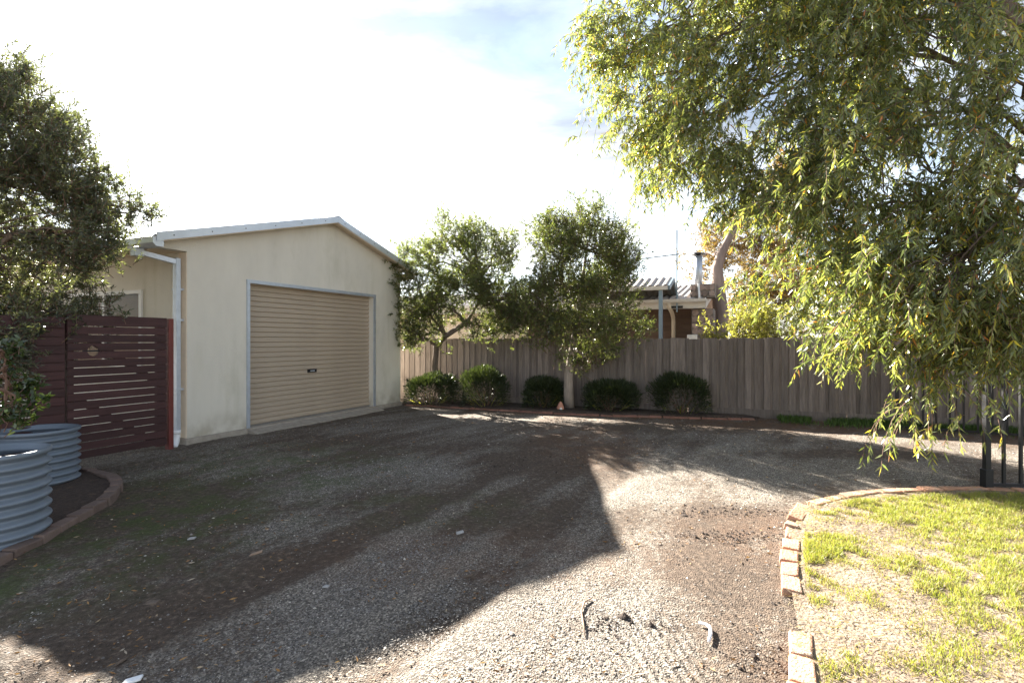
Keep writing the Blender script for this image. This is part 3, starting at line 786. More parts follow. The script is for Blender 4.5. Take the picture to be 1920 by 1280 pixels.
brick_run('garden_edging', 'curved brown paver edging round the planter bed', BED_EDGE[::-1], 0.225, 0.105, 0.09, M_edge, gap=0.002, jitter=0.003, sink=0.035)
near = [G(1500, 1420), G(1500, 1280), G(1497, 1190), G(1484, 1105), G(1482, 1050), G(1484, 1000), G(1492, 968), G(1512, 950)]
brick_run('brick_edging', 'sunlit orange clay brick edging along the near lawn', near, 0.225, 0.115, 0.10, M_brick, jitter=0.013, sink=0.074, buried=(1118, 1192), tilted=(955, 1015))
brick_run('brick_edging', 'row of clay bricks between the lawn and the metal fence', EDGE_T[:-1] + [G(2050, 928)], 0.225, 0.11, 0.08, M_brick, jitter=0.009, sink=0.042)
brick_run('brick_edging', 'dark brick edging along the shrub bed under the fence', F_EDGE, 0.225, 0.10, 0.10, M_brickdark, jitter=0.010, sink=0.078)

# ------------------------------------------------------------------ paling fence
FH = 1.49
fence = ything('paling_fence', 'weathered grey timber paling fence behind the shrubs', 'fence', -2.0, FENCE_V)
pm = []
for k in range(8):
    m = MB(); wd = random.choice((0.098, 0.10, 0.102)); top = FH + random.uniform(-0.012, 0.012)
    m.box(-wd / 2, wd / 2, -0.007, 0.007, 0.14, top)
    m.v = [(p[0] + random.uniform(-.003, .003), p[1] + random.uniform(-.002, .002), p[2]) for p in m.v]
    pm.append(m.mesh('paling', M_paling))
x = 0.0; k = 0
while x < 16.5:
    o = bpy.data.objects.new('paling', pm[random.randrange(8)]); COL.objects.link(o); o.parent = fence
    back = k % 2
    o.location = (x, (0.016 if back else 0.0) + random.uniform(-.002, .002), random.uniform(-0.007, 0.007)); o.rotation_euler = (0, random.uniform(-.006, .006), random.uniform(-.03, .03))
    x += random.uniform(0.066, 0.086); k += 1
x = 0.0
while x < 16.4:
    m = MB(); m.box(x, x + 2.69, -0.03, -0.008, -0.1, 0.15); m.build('plinth_board', M_paling, fence); x += 2.7
for zz in (0.35, 0.85, 1.3):
    m = MB(); m.box(0, 16.5, 0.026, 0.065, zz, zz + 0.075); m.build('rail', M_paling, fence)
for k in range(7):
    m = MB(); m.box(k * 2.7, k * 2.7 + 0.1, 0.066, 0.16, -0.3, 1.42); m.build('post', M_paling, fence)

# ------------------------------------------------------------------ black metal fence and gate


def metal_panel(name, label, p, q, n, h, cat, sleeve=False):
    p = np.array(p); q = np.array(q); L = np.linalg.norm(q[:2] - p[:2]); a = math.atan2(q[1] - p[1], q[0] - p[0])
    t = thing(name, label, cat, (p[0], p[1], p[2]), a)
    for k in range(n):
        x_ = L * k / (n - 1)
        m = MB(); s = 0.025 if k in (0, n - 1) else 0.0125
        m.box(x_ - s, x_ + s, -s, s, -0.06 if k in (0, n - 1) else 0.03, h + (0.03 if k in (0, n - 1) else 0))
        m.build('post' if k in (0, n - 1) else 'picket', M_black, t)
    for zz in (0.035, h - 0.16, h - 0.03):
        m = MB(); m.box(0.027, L - 0.027, -0.016, 0.016, zz, zz + 0.03); m.build('rail', M_black, t)
    if sleeve:
        m = MB(); m.box(-0.04, 0.04, -0.04, 0.04, -0.05, 0.21); m.build('post_sleeve', M_black, t, bevel=0.005)
    return t


a_ = G(1850, 917); metal_panel('metal_fence', 'black metal picket fence standing behind the lawn bricks', a_, a_ + np.array([2.0, -0.10, 0]), 13, 1.25, 'fence', True)
a_ = G(1682, 805); b_ = G(1925, 822); metal_panel('metal_gate', 'black metal picket gate swung open near the paling fence', a_, b_ + (b_ - a_) * 0.4, 14, 1.15, 'gate')

# ------------------------------------------------------------------ foliage tools


def unit(a):
    return a / np.maximum(np.linalg.norm(a, axis=-1, keepdims=True), 1e-9)


def leaf_arrays(pos, d, L, Wd, r, bend=0.25, six=False):
    n = len(pos); d = unit(d)
    s = unit(np.cross(d, unit(r.normal(size=(n, 3))))); nn = np.cross(s, d)
    L = (L * r.uniform(0.65, 1.25, n))[:, None]; Wd = (Wd * r.uniform(0.75, 1.25, n))[:, None]
    bz = nn * L * bend * r.uniform(-0.4, 1.0, n)[:, None]
    if not six:
        V = np.stack([pos, pos + d * L * 0.45 + s * Wd / 2 + bz * 0.4, pos + d * L + bz * 0.2, pos + d * L * 0.45 - s * Wd / 2 + bz * 0.4], 1)
        F = np.arange(n * 4).reshape(n, 4); return V.reshape(-1, 3), F, 4
    V = np.stack([pos - s * Wd * 0.12, pos + d * L * 0.35 - s * Wd / 2 + bz * 0.45, pos + d * L * 0.98 - s * Wd * 0.06 - bz * 0.1,
                  pos + d * L * 0.98 + s * Wd * 0.06 - bz * 0.1, pos + d * L * 0.35 + s * Wd / 2 + bz * 0.45, pos + s * Wd * 0.12], 1)
    b = np.arange(n)[:, None] * 6
    F = np.concatenate([b + np.array([[0, 1, 4, 5]]), b + np.array([[1, 2, 3, 4]])], 0)
    return V.reshape(-1, 3), F, 6


def tri_tubes(paths, rads):
    """many thin three-sided twigs; paths (n, k, 3), rads (n, k)"""
    n, k, _ = paths.shape
    d = unit(paths[:, -1] - paths[:, 0]); a = unit(np.cross(d, np.array([0.3, 0.5, 0.8]))); b = np.cross(d, a)
    V = np.stack([paths + rads[..., None] * (a[:, None] * math.cos(t) + b[:, None] * math.sin(t)) for t in (0, 2.094, 4.189)], 2)
    base = (np.arange(n) * k * 3)[:, None, None, None]; i = (np.arange(k - 1) * 3)[None, :, None, None]
    j = np.array([[0, 1, 4, 3], [1, 2, 5, 4], [2, 0, 3, 5]])[None, None]
    return V.reshape(-1, 3), (base + i + j).reshape(-1, 4)


def clumped(lumps, n, r, shell, per, spread):
    """twig positions gathered in sprays, with gaps between the sprays"""
    nb = max(8, n // per); p, d, c = sample_lumps(lumps, nb, r, shell)
    w = r.uniform(0.4, 1.6, nb); k = r.choice(nb, n, p=w / w.sum())
    return p[k] + r.normal(size=(n, 3)) * spread, d[k], c[k]


def limb_path(p, q, sag, r, k=7):
    p = np.array(p, float); q = np.array(q, float); t = np.linspace(0, 1, k)[:, None]
    mid = np.array([0, 0, sag]); w = np.sin(np.pi * t)
    wob = r.normal(size=(k, 3)) * 0.035 * np.linalg.norm(q - p); wob[0] = 0; wob[-1] = 0
    return p * (1 - t) + q * t + mid * w + wob


def sample_lumps(lumps, n, r, shell=0.55):
    """points in a set of ellipsoids, denser towards the skin"""
    w = np.array([l[1][0] * l[1][1] * l[1][2] for l in lumps]) ** 0.75; w /= w.sum()
    pick = r.choice(len(lumps), n, p=w)
    d = unit(r.normal(size=(n, 3))); rad = r.uniform(0, 1, n) ** (1 / 3); rad = shell * (0.72 + 0.28 * rad) + (1 - shell) * rad
    c = np.array([l[0] for l in lumps])[pick]; e = np.array([l[1] for l in lumps])[pick]
    rad = rad * (0.86 + 0.3 * r.random(n))
    return c + d * e * rad[:, None], d, c


def tree(name, label, cat, base, trunk, lumps, nclump, per, leafL, leafW, lm, bark, seed, up=0.35, tw=0.30, group=None, limbr=0.035, six=False, droop=0.0, twig_mat=None, shell=0.55, yellow=0.0, kind=None, spray=0.9):
    r = np.random.default_rng(seed); base = np.array(base, float)
    t = thing(name, label, cat, base, 0, group)
    off = base
    m = MB(); m.tube([np.array(p[:3]) - off for p in trunk], [p[3] for p in trunk], 12)
    tops = [np.array(p[:3]) for p in trunk]
    for c, e in lumps:
        cc = np.array(c, float); k = int(np.argmin([np.linalg.norm(cc - q) for q in tops[1:]])) + 1
        pth = limb_path(tops[k], cc, 0.05, r)
        m.tube([p - off for p in pth], list(np.linspace(min(limbr, trunk[k][3] * 0.85), 0.010, len(pth))), 7)
        for _ in range(4):
            q = cc + unit(r.normal(size=3)) * np.array(e) * 0.75
            p2 = limb_path(pth[r.integers(2, 6)], q, 0.03, r, 5); m.tube([p - off for p in p2], list(np.linspace(0.012, 0.004, 5)), 5)
    m.build('trunk', bark, t, smooth=True)
    # twigs carry the leaves
    p, d, c = clumped(lumps, nclump, r, shell, 13, tw * 0.36)
    dirn = unit(d * 0.75 + np.array([0, 0, up]) + r.normal(size=d.shape) * 0.45)
    ln = tw * r.uniform(0.6, 1.35, nclump)
    k = 5; ts = np.linspace(0, 1, k)
    st = p - dirn * ln[:, None] * 0.6
    paths = st[:, None] + dirn[:, None] * (ln[:, None] * ts)[..., None]
    paths[..., 2] -= droop * (ln[:, None] * ts) ** 1.0 * ts * 1.2
    V1, F1 = tri_tubes(paths - off, np.broadcast_to(np.linspace(0.0045, 0.0015, k), (nclump, k)))
    npmesh('twigs', V1, F1, twig_mat or M_twig, t)
    n = nclump * per
    ci = np.repeat(np.arange(nclump), per); tt = r.uniform(0.12, 1.0, n)
    seg = np.minimum((tt * (k - 1)).astype(int), k - 2); fr = tt * (k - 1) - seg
    pos = paths[ci, seg] * (1 - fr[:, None]) + paths[ci, seg + 1] * fr[:, None]
    tang = unit(paths[ci, seg + 1] - paths[ci, seg])
    ld = unit(tang * 0.75 + unit(r.normal(size=(n, 3))) * spray + np.array([0, 0, -droop * 0.8]))
    V, F, q = leaf_arrays(pos - off, ld, leafL, leafW, r, six=six)
    base_t = np.clip(r.normal(0.42, 0.20, n) + np.repeat(r.normal(0, 0.12, nclump), per), 0, 0.9)
    if yellow: base_t = np.where(r.random(n) < yellow, r.uniform(0.88, 1.0, n), base_t * 0.92)
    npmesh('foliage', V, F, lm, t, tint=np.repeat(base_t, q))
    return t


# ------------------------------------------------------------------ trees in the yard
def lum(x, y, d, rx, ry, rz):
    return (P(x, y, d), (rx, ry, rz))


# tree by the gate (left edge)
b0 = np.array([-6.9, 6.3, -0.05])
tree('bottlebrush_tree', 'dark bushy tree overhanging the slat gate and garage gutter', 'tree', b0,
     [(*b0, 0.13), (-6.85, 6.25, 0.8, 0.11), (-6.7, 6.2, 1.6, 0.10), (-6.6, 6.1, 2.6, 0.08), (-6.5, 6.1, 3.4, 0.05), (-6.5, 6.0, 4.0, 0.03)],
     [lum(-90, 300, 6.2, 1.1, 1.0, 1.1), lum(60, 330, 6.1, 0.75, 0.8, 0.85), lum(20, 210, 6.2, 0.55, 0.6, 0.5), lum(150, 435, 6.05, 0.5, 0.35, 0.5), lum(215, 385, 6.5, 0.35, 0.4, 0.27), lum(50, 500, 6.5, 0.7, 0.5, 0.5),
      lum(120, 540, 6.7, 0.48, 0.35, 0.28), lum(-70, 560, 6.3, 0.7, 0.5, 0.45), lum(130, 320, 6.2, 0.4, 0.5, 0.4), lum(190, 590, 6.75, 0.36, 0.22, 0.16), lum(240, 400, 6.2, 0.28, 0.28, 0.2), lum(190, 455, 6.1, 0.36, 0.28, 0.30), lum(50, 600, 6.2, 0.5, 0.35, 0.22), lum(15, 640, 5.6, 0.35, 0.3, 0.2), lum(-40, 660, 5.4, 0.4, 0.3, 0.3), lum(-200, 480, 6.2, 1.0, 0.9, 1.2), lum(-60, 160, 6.4, 0.6, 0.6, 0.45)],
     6200, 30, 0.058, 0.012, L_left, M_bark, 11, up=0.4, tw=0.28, limbr=0.045)
# two trees against the paling fence
bA = np.append(W2(0.75, 5.62), 0.02)
tree('myrtle_tree', 'leaning leafy tree in front of the fence beside the garage', 'tree', bA,
     [(*bA, 0.085), (*P(815, 690, 12.25), 0.075), (*P(818, 650, 12.2), 0.07), (*P(835, 630, 12.1), 0.062), (*P(875, 604, 12.0), 0.055), (*P(900, 565, 12.0), 0.045), (*P(905, 520, 12.0), 0.03)],
     [lum(850, 480, 12.0, 0.85, 0.8, 0.75), lum(905, 500, 11.9, 0.75, 0.75, 0.75), lum(800, 540, 12.0, 0.6, 0.6, 0.5), lum(930, 560, 11.9, 0.6, 0.6, 0.4), lum(790, 600, 12.0, 0.45, 0.5, 0.4), lum(870, 430, 12.0, 0.5, 0.5, 0.4), lum(825, 430, 12.1, 0.3, 0.3, 0.35), lum(945, 460, 12.0, 0.4, 0.4, 0.4), lum(770, 490, 12.0, 0.35, 0.35, 0.3), lum(960, 600, 11.8, 0.45, 0.4, 0.3), lum(772, 560, 11.9, 0.4, 0.4, 0.4), lum(790, 635, 11.9, 0.4, 0.4, 0.25), lum(900, 615, 11.8, 0.5, 0.4, 0.22), lum(985, 560, 11.7, 0.35, 0.4, 0.4), lum(835, 575, 11.9, 0.5, 0.4, 0.35), lum(870, 540, 11.8, 0.5, 0.4, 0.4), lum(765, 615, 11.9, 0.25, 0.3, 0.3)],
     3700, 24, 0.064, 0.015, L_mid, M_bark, 12, up=0.5, tw=0.34, limbr=0.04, group='trees along the paling fence')
bB = np.append(G(1068, 768)[:2], 0.02)
tree('myrtle_tree', 'upright leafy tree with pale trunk in the middle of the fence', 'tree', bB,
     [(*bB, 0.115), (*P(1066, 735, 11.1), 0.105), (*P(1066, 705, 11.1), 0.09), (*P(1072, 660, 11.1), 0.07), (*P(1080, 610, 11.1), 0.055), (*P(1090, 540, 11.1), 0.04), (*P(1100, 470, 11.1), 0.025)],
     [lum(1100, 480, 11.1, 0.85, 0.8, 0.8), lum(1050, 560, 11.0, 0.7, 0.7, 0.7), lum(1130, 560, 11.0, 0.65, 0.7, 0.65), lum(1090, 630, 10.9, 0.75, 0.6, 0.42), lum(1160, 460, 11.1, 0.5, 0.5, 0.55), lum(1040, 450, 11.1, 0.45, 0.5, 0.5), lum(1110, 410, 11.1, 0.4, 0.4, 0.35), lum(1015, 610, 11.0, 0.4, 0.4, 0.45), lum(1155, 625, 11.0, 0.45, 0.4, 0.3), lum(1030, 400, 11.1, 0.22, 0.25, 0.3), lum(1180, 500, 11.0, 0.25, 0.35, 0.35), lum(1175, 600, 10.9, 0.4, 0.4, 0.3), lum(1100, 670, 10.8, 0.6, 0.4, 0.25), lum(1010, 540, 11.0, 0.4, 0.4, 0.4)],
     3900, 24, 0.064, 0.014, L_mid, M_palebark, 13, up=0.6, tw=0.36, limbr=0.04, group='trees along the paling fence')

# weeping tree at the right
bW = np.array([6.3, 5.9, -0.1])


def weeping():
    r = np.random.default_rng(21)
    t = thing('weeping_tree', 'large weeping willow myrtle hanging over the driveway', 'tree', bW)
    tr = [(*bW, 0.26), (6.3, 5.9, 1.0, 0.23), (6.25, 5.9, 2.2, 0.20), (6.15, 5.9, 3.4, 0.16), (5.85, 5.9, 4.6, 0.12), (5.2, 6.0, 5.6, 0.08)]
    m = MB(); m.tube([np.array(p[:3]) - bW for p in tr], [p[3] for p in tr], 14)
    lumps = [lum(1235, 130, 8.0, 0.75, 0.8, 1.0), lum(1300, 40, 7.8, 0.9, 0.9, 0.9), lum(1190, 60, 8.1, 0.6, 0.5, 0.6), lum(1165, 150, 8.1, 0.4, 0.45, 0.5), lum(1205, 220, 8.0, 0.45, 0.45, 0.5), lum(1150, 30, 8.2, 0.35, 0.4, 0.4), lum(1400, 120, 7.2, 1.0, 1.0, 1.1), lum(1330, 260, 7.4, 0.75, 0.8, 0.8), lum(1460, 280, 6.8, 0.9, 0.9, 0.9), lum(1430, 360, 7.0, 0.55, 0.7, 0.55),
             lum(1560, 120, 6.4, 1.0, 1.0, 1.1), lum(1580, 330, 6.0, 0.85, 0.9, 0.9), lum(1545, 470, 6.2, 0.58, 0.7, 0.6), lum(1700, 130, 5.8, 1.0, 1.0, 1.0), lum(1720, 360, 5.4, 0.8, 0.9, 0.8), lum(1620, 540, 5.6, 0.65, 0.7, 0.5), lum(1760, 540, 5.2, 0.65, 0.7, 0.6),
             lum(1880, 480, 5.0, 0.65, 0.8, 0.9), lum(1870, 250, 5.2, 0.8, 0.8, 0.8), lum(1900, 590, 5.0, 0.5, 0.6, 0.45), lum(1450, -120, 7.0, 1.3, 1.2, 1.0), lum(1700, -100, 6.2, 1.3, 1.2, 1.0), lum(1585, 560, 5.9, 0.4, 0.45, 0.3), lum(1690, 590, 5.3, 0.4, 0.45, 0.3), lum(1240, 290, 7.8, 0.4, 0.5, 0.45), lum(2000, 350, 5.4, 0.9, 0.9, 1.3), lum(1830, 570, 5.1, 0.55, 0.5, 0.40), lum(1630, 550, 5.6, 0.5, 0.5, 0.35), lum(1740, 570, 5.2, 0.5, 0.5, 0.38), lum(1920, 560, 4.9, 0.5, 0.5, 0.5)]
    tops = [np.array(p[:3]) for p in tr]
    for c, e in lumps:
        cc = np.array(c); k = int(np.argmin([np.linalg.norm(cc - q) + 0.6 * max(0, q[2] - cc[2]) for q in tops[2:]])) + 2
        pth = limb_path(tops[k], cc + np.array([0, 0, e[2] * 0.4]), 0.5, r, 8)
        m.tube([p - bW for p in pth], list(np.linspace(0.036, 0.008, 8)), 7)
        for _ in range(5):
            q = cc + unit(r.normal(size=3)) * np.array(e) * 0.8
            p2 = limb_path(pth[r.integers(3, 8)], q, 0.12, r, 6); m.tube([p - bW for p in p2], list(np.linspace(0.014, 0.004, 6)), 5)
    m.build('trunk', M_bark, t, smooth=True)
    NS = NB = 7500
    p, d, c = clumped(lumps, NS, r, 0.5, 22, np.array([0.15, 0.15, 0.15]))
    ln = r.uniform(0.18, 0.55, NS)
    out = unit(d * np.array([1, 1, 0.2]) + np.array([-0.25, -0.05, 0.1]) + r.normal(size=d.shape) * 0.35)
    # long hanging ends seen against the fence and drive
    ex = []
    for (x, y, dd, L_) in ((1525, 590, 6.1, 0.45), (1565, 610, 6.0, 0.40), (1605, 620, 5.8, 0.45), (1640, 615, 5.7, 0.45), (1665, 625, 5.5, 0.4), (1735, 670, 5.3, 0.5), (1745, 740, 5.25, 0.6), (1740, 760, 5.2, 0.65), (1750, 790, 5.2, 0.5), (1755, 720, 5.2, 0.7), (1795, 625, 5.1, 0.45), (1805, 650, 5.1, 0.4), (1850, 645, 5.0, 0.4), (1880, 655, 5.0, 0.4), (1905, 660, 4.9, 0.45), (1510, 570, 6.2, 0.4), (1700, 610, 5.4, 0.5), (1620, 600, 5.7, 0.5), (1125, 110, 8.2, 0.7), (1110, 60, 8.2, 0.5), (1150, 180, 8.1, 0.8), (1190, 230, 8.0, 0.7), (1160, 120, 8.1, 0.6), (1210, 270, 7.9, 0.6)):
        for _ in range(5):
            q = P(x, y, dd) + r.normal(size=3) * np.array([0.07, 0.12, 0.08]); ex.append((q, L_ * r.uniform(0.7, 1.2)))
    p = np.concatenate([p, np.array([e[0] for e in ex])]); ln = np.concatenate([ln, np.array([e[1] for e in ex])])
    out = np.concatenate([out, unit(r.normal(size=(len(ex), 3)) * np.array([1, 1, 0.3]) + np.array([-0.5, 0, 0.2]))])
    NS = len(p)
    k = 7; ts = np.linspace(0, 1, k)
    # arch out, then hang
    paths = p[:, None] + out[:, None] * (ln[:, None] * 0.62 * np.sin(ts * 1.5))[..., None]
    paths[..., 2] -= ln[:, None] * np.where(np.arange(NS) < NB, 0.62, 1.05)[:, None] * ts ** 1.7
    V1, F1 = tri_tubes(paths - bW, np.broadcast_to(np.linspace(0.0042, 0.0015, k), (NS, k)))
    npmesh('twigs', V1, F1, M_twig, t)
    per = 24; n = NS * per; ci = np.repeat(np.arange(NS), per); tt = r.uniform(0.05, 1.0, n)
    seg = np.minimum((tt * (k - 1)).astype(int), k - 2); fr = tt * (k - 1) - seg
    pos = paths[ci, seg] * (1 - fr[:, None]) + paths[ci, seg + 1] * fr[:, None]
    tang = unit(paths[ci, seg + 1] - paths[ci, seg])
    ld = unit(tang * 0.6 + unit(r.normal(size=(n, 3))) * 0.85 + np.array([0, 0, -0.5]))
    V, F, q = leaf_arrays(pos - bW, ld, 0.094, 0.0175, r, bend=0.22, six=True)
    ti = np.clip(r.normal(0.42, 0.17, n) + np.repeat(r.normal(0, 0.12, NS), per), 0, 0.86)
    ti = np.where(r.random(n) < 0.07, r.uniform(0.88, 0.97, n), ti); ti = np.where(r.random(n) < 0.012, 1.0, ti)
    npmesh('foliage', V, F, L_weep, t, tint=np.repeat(ti, 6))
    return t


weeping()

# young citrus in the near planter
bC = np.array([T1[0] + 0.02, T1[1], 0.50])
tree('citrus_sapling', 'small glossy citrus sapling growing in the front planter', 'tree', bC,
     [(*bC, 0.016), (bC[0] + 0.03, bC[1], 0.72, 0.013), (bC[0] + 0.09, bC[1], 0.95, 0.011), (bC[0] + 0.10, bC[1], 1.15, 0.009)],
     [((bC[0] + 0.14, bC[1], 1.02), (0.19, 0.2, 0.15)), ((bC[0] + 0.08, bC[1], 1.20), (0.17, 0.2, 0.16)), ((bC[0] - 0.05, bC[1], 1.1), (0.2, 0.2, 0.2)), ((bC[0] + 0.17, bC[1], 0.87), (0.10, 0.12, 0.09)), ((bC[0] + 0.06, bC[1], 1.36), (0.10, 0.1, 0.09))],
     110, 8, 0.062, 0.030, L_citrus, M_twig, 31, up=0.4, tw=0.13, limbr=0.005, spray=1.0, yellow=0.06)

# ------------------------------------------------------------------ round shrubs under the fence
labels = ['dark rounded shrub nearest the garage corner', 'dark rounded shrub second from the garage', 'small dark shrub just before the pale tree trunk', 'wide dark shrub just past the pale tree trunk', 'largest round shrub standing alone past the trunk tree']
for i, (x0, x1, yt, yb) in enumerate(((760, 852, 700, 763), (864, 958, 696, 766), (978, 1058, 709, 769), (1092, 1192, 714, 776), (1222, 1332, 706, 781))):
    r = np.random.default_rng(50 + i); c = G((x0 + x1) / 2, yb); d = c[1]
    c[1] += 0.28; d = c[1]; c[0] = ((x0 + x1) / 2 - CX) / FPX * d
    R = (x1 - x0) / 2 / FPX * d * (1.0, 1.02, 0.95, 0.95, 1.0)[i]; H = (EYE + (HOR - yt) / FPX * d) * (0.98, 1.10, 0.98, 0.98, 1.06)[i]
    t = thing('round_shrub', labels[i], 'shrub', (c[0], c[1], 0.02), 0, 'shrubs in the bed under the fence')
    m = MB()
    for k in range(7):
        a = 6.28 * k / 7; m.tube([(0.02 * math.cos(a), 0.02 * math.sin(a), -0.03), (R * .3 * math.cos(a), R * .3 * math.sin(a), H * .3), (R * .6 * math.cos(a), R * .6 * math.sin(a), H * .6)], [0.012, 0.008, 0.004], 5)
    m.build('stems', M_twig, t)
    n = 6500; dd = unit(r.normal(size=(n, 3))); dd[:, 2] = np.where(dd[:, 2] < -0.45, -dd[:, 2], dd[:, 2])
    lumpy = 0.70 + 0.55 * vnoise(dd[:, 0] * 3 + i * 7, dd[:, 1] * 3 + dd[:, 2] * 2, 1.0, 40 + i, 2)
    rad = r.uniform(0.45, 1.0, n) ** 0.6 * lumpy
    hh = unit(dd[:, :2]); skirt = (dd[:, 2] < 0)[:, None]
    hor = np.where(skirt, hh * (0.80 + 0.2 * np.linalg.norm(dd[:, :2], axis=1))[:, None], dd[:, :2])
    pos = np.stack([hor[:, 0] * R * rad, hor[:, 1] * R * rad, H * 0.46 + dd[:, 2] * H * np.where(skirt[:, 0], 0.95, 0.52) * rad], 1); pos[:, 2] = np.maximum(pos[:, 2], 0.02)
    ld = unit(dd + r.normal(size=(n, 3)) * 0.45 + np.array([0, 0, 0.55]))
    V, F, q = leaf_arrays(pos, ld, 0.085, 0.014, r, bend=0.3)
    V[:, 0] *= (1.1, 0.95, 1.0, 1.08, 0.98)[i]; V[:, 0] += (0.12, -0.06, 0.05, 0.1, -0.08)[i] * V[:, 2]
    npmesh('foliage', V, F, L_shrub, t, tint=np.repeat(np.clip(r.normal(0.3, 0.2, n), 0, 0.9), 4))
    n = 26; a = r.uniform(0, 6.28, n); pos = np.stack([np.cos(a) * R * .5, np.sin(a) * R * .5, np.full(n, 0.03)], 1)
    ld = np.stack([np.cos(a), np.sin(a), r.uniform(0.3, 1.2, n)], 1)
    V, F, q = leaf_arrays(pos, ld, 0.36, 0.016, r, bend=0.35, six=True); V[:, 2] = np.maximum(V[:, 2], 0.01)
    npmesh('strap_leaves', V, F, L_hedge, t, tint=np.repeat(r.uniform(0.2, 0.8, n), 6))

# ------------------------------------------------------------------ neighbour's house beyond the fence
HV0 = 10.2
house = ything('neighbour_house', 'low timber house with iron roof and stone chimney behind the fence', 'house', 0, HV0)
m = MB(); m.box(0.95, 5.75, 0.10, 4.0, -0.1, 2.42); m.build('wall', M_timber, house)
for k in range(14):
    m = MB(); zz = 0.1 + k * 0.165
    m.add([(0.95, 0.098, zz), (5.75, 0.098, zz), (5.75, 0.098, zz + 0.16), (0.95, 0.098, zz + 0.16), (0.95, 0.065, zz), (5.75, 0.065, zz), (5.75, 0.088, zz + 0.16), (0.95, 0.088, zz + 0.16)],
          [(4, 5, 6, 7), (0, 1, 5, 4), (7, 6, 2, 3), (1, 2, 6, 5), (0, 4, 7, 3)])
    m.build('weatherboard', M_timber, house)
m = MB(); m.box(-7.0, 0.94, 0.0, 4.0, -0.1, 2.42); m.build('wall', M_cream, house)
for uu in (-2.3, -1.1, 0.1):
    m = MB(); m.box(uu, uu + 0.05, -0.012, -0.001, 0.0, 2.42); m.build('cover_strip', M_fascia, house)


def corrugated(m, u0, u1, va, za, vb, zb, step=0.19, amp=0.022):
    n = int((u1 - u0) / step * 6) + 1; us = np.linspace(u0, u1, n); vs = []
    for v, z in ((va, za), (vb, zb)):
        for k, uu in enumerate(us): vs.append((uu, v, z + amp * math.cos(2 * math.pi * (uu - u0) / step)))
    m.add(vs, [(k, k + 1, n + k + 1, n + k) for k in range(n - 1)]); return m


rf = corrugated(MB(), -7.5, 6.15, -0.5, 2.52, 3.6, 3.30).build('roof', M_iron, house, smooth=True)
corrugated(MB(), -7.5, 6.15, 3.6, 3.30, 7.5, 2.52).build('rear_roof', M_iron, house, smooth=True)
m = MB(); m.box(-7.5, 6.16, -0.52, -0.485, 2.29, 2.44); m.build('fascia', M_fascia, house)
m = MB(); m.prism([(-0.525, 2.44), (-0.61, 2.44), (-0.63, 2.47), (-0.63, 2.535), (-0.61, 2.535), (-0.60, 2.46), (-0.525, 2.455)], -7.5, 6.19, 0); m.build('gutter', M_fascia, house)
m = MB(); m.prism([(-0.48, 2.29), (3.6, 3.06), (3.6, 3.26), (-0.48, 2.48)], 6.14, 6.17, 0); m.build('barge_board', M_fascia, house)
m = MB(); m.box(-7.5, 6.13, -0.48, -0.005, 2.30, 2.315); m.build('eave_lining', M_fascia, house)
m = MB(); m.tube([(5.25, -0.56, 2.44), (5.25, -0.56, 2.33), (5.29, -0.3, 2.2), (5.30, -0.12, 2.08), (5.30, -0.05, 1.95), (5.30, -0.05, -0.05)], 0.055, 12); m.build('downpipe', M_cream, house, smooth=True)
# stone chimney with metal flue
m = MB(); m.box(5.80, 6.34, -0.36, 0.5, -0.1, 2.28); m.box(5.74, 6.36, -0.05, 0.6, 2.6, 2.96)
ch = m.build('chimney', M_mortar, house)
random.seed(5)


def stones(u0, u1, z0, z1, vf, n_u, n_z):
    du = (u1 - u0) / n_u; dz = (z1 - z0) / n_z
    for i in range(n_u):
        for j in range(n_z):
            m = MB(); cu = u0 + (i + .5 + (0.25 if j % 2 else -0.15) * (0 < i < n_u - 1)) * du; cz = z0 + (j + .5) * dz; pts = []
            for k in range(7):
                a = 6.283 * k / 7 + random.uniform(-.25, .25); q = random.uniform(0.46, 0.66)
                pts.append((min(max(cu + math.cos(a) * du * q, u0 + .005), u1 - .005), min(max(cz + math.sin(a) * dz * q, z0), z1)))
            inner = [(cu + (p[0] - cu) * .88, cz + (p[1] - cz) * .88) for p in pts]
            V = [(p[0], vf - 0.001, p[1]) for p in pts] + [(p[0], vf - 0.012 - random.random() * .02, p[1]) for p in inner]
            m.add(V, [(k, (k + 1) % 7, 7 + (k + 1) % 7, 7 + k) for k in range(7)] + [tuple(range(7, 14))]); m.build('stone', M_stone, ch)


stones(5.80, 6.34, 0.9, 2.26, -0.36, 3, 8); stones(5.74, 6.36, 2.62, 2.95, -0.05, 4, 2)
m = MB(); m.tube([(5.92, 0.2, 2.9), (5.92, 0.2, 3.75)], 0.105, 16); fl = m.build('flue', M_zinc, ch, smooth=True)
m = MB(); m.tube([(5.92, 0.2, 3.75), (5.92, 0.2, 3.80)], 0.06, 10); m.tube([(5.92, 0.2, 3.79), (5.92, 0.2, 3.82), (5.92, 0.2, 3.85)], [0.19, 0.18, 0.03], 16); m.build('flue_cap', M_black, fl)
m = MB(); m.tube([(5.98, -0.10, 2.50), (5.95, -0.10, 2.98)], 0.028, 8); m.build('vent_pipe', M_pvc, house)
m = MB(); m.box(5.70, 5.95, -0.50, -0.37, 1.30, 1.60); m.build('meter_box', M_white, house, bevel=0.01)
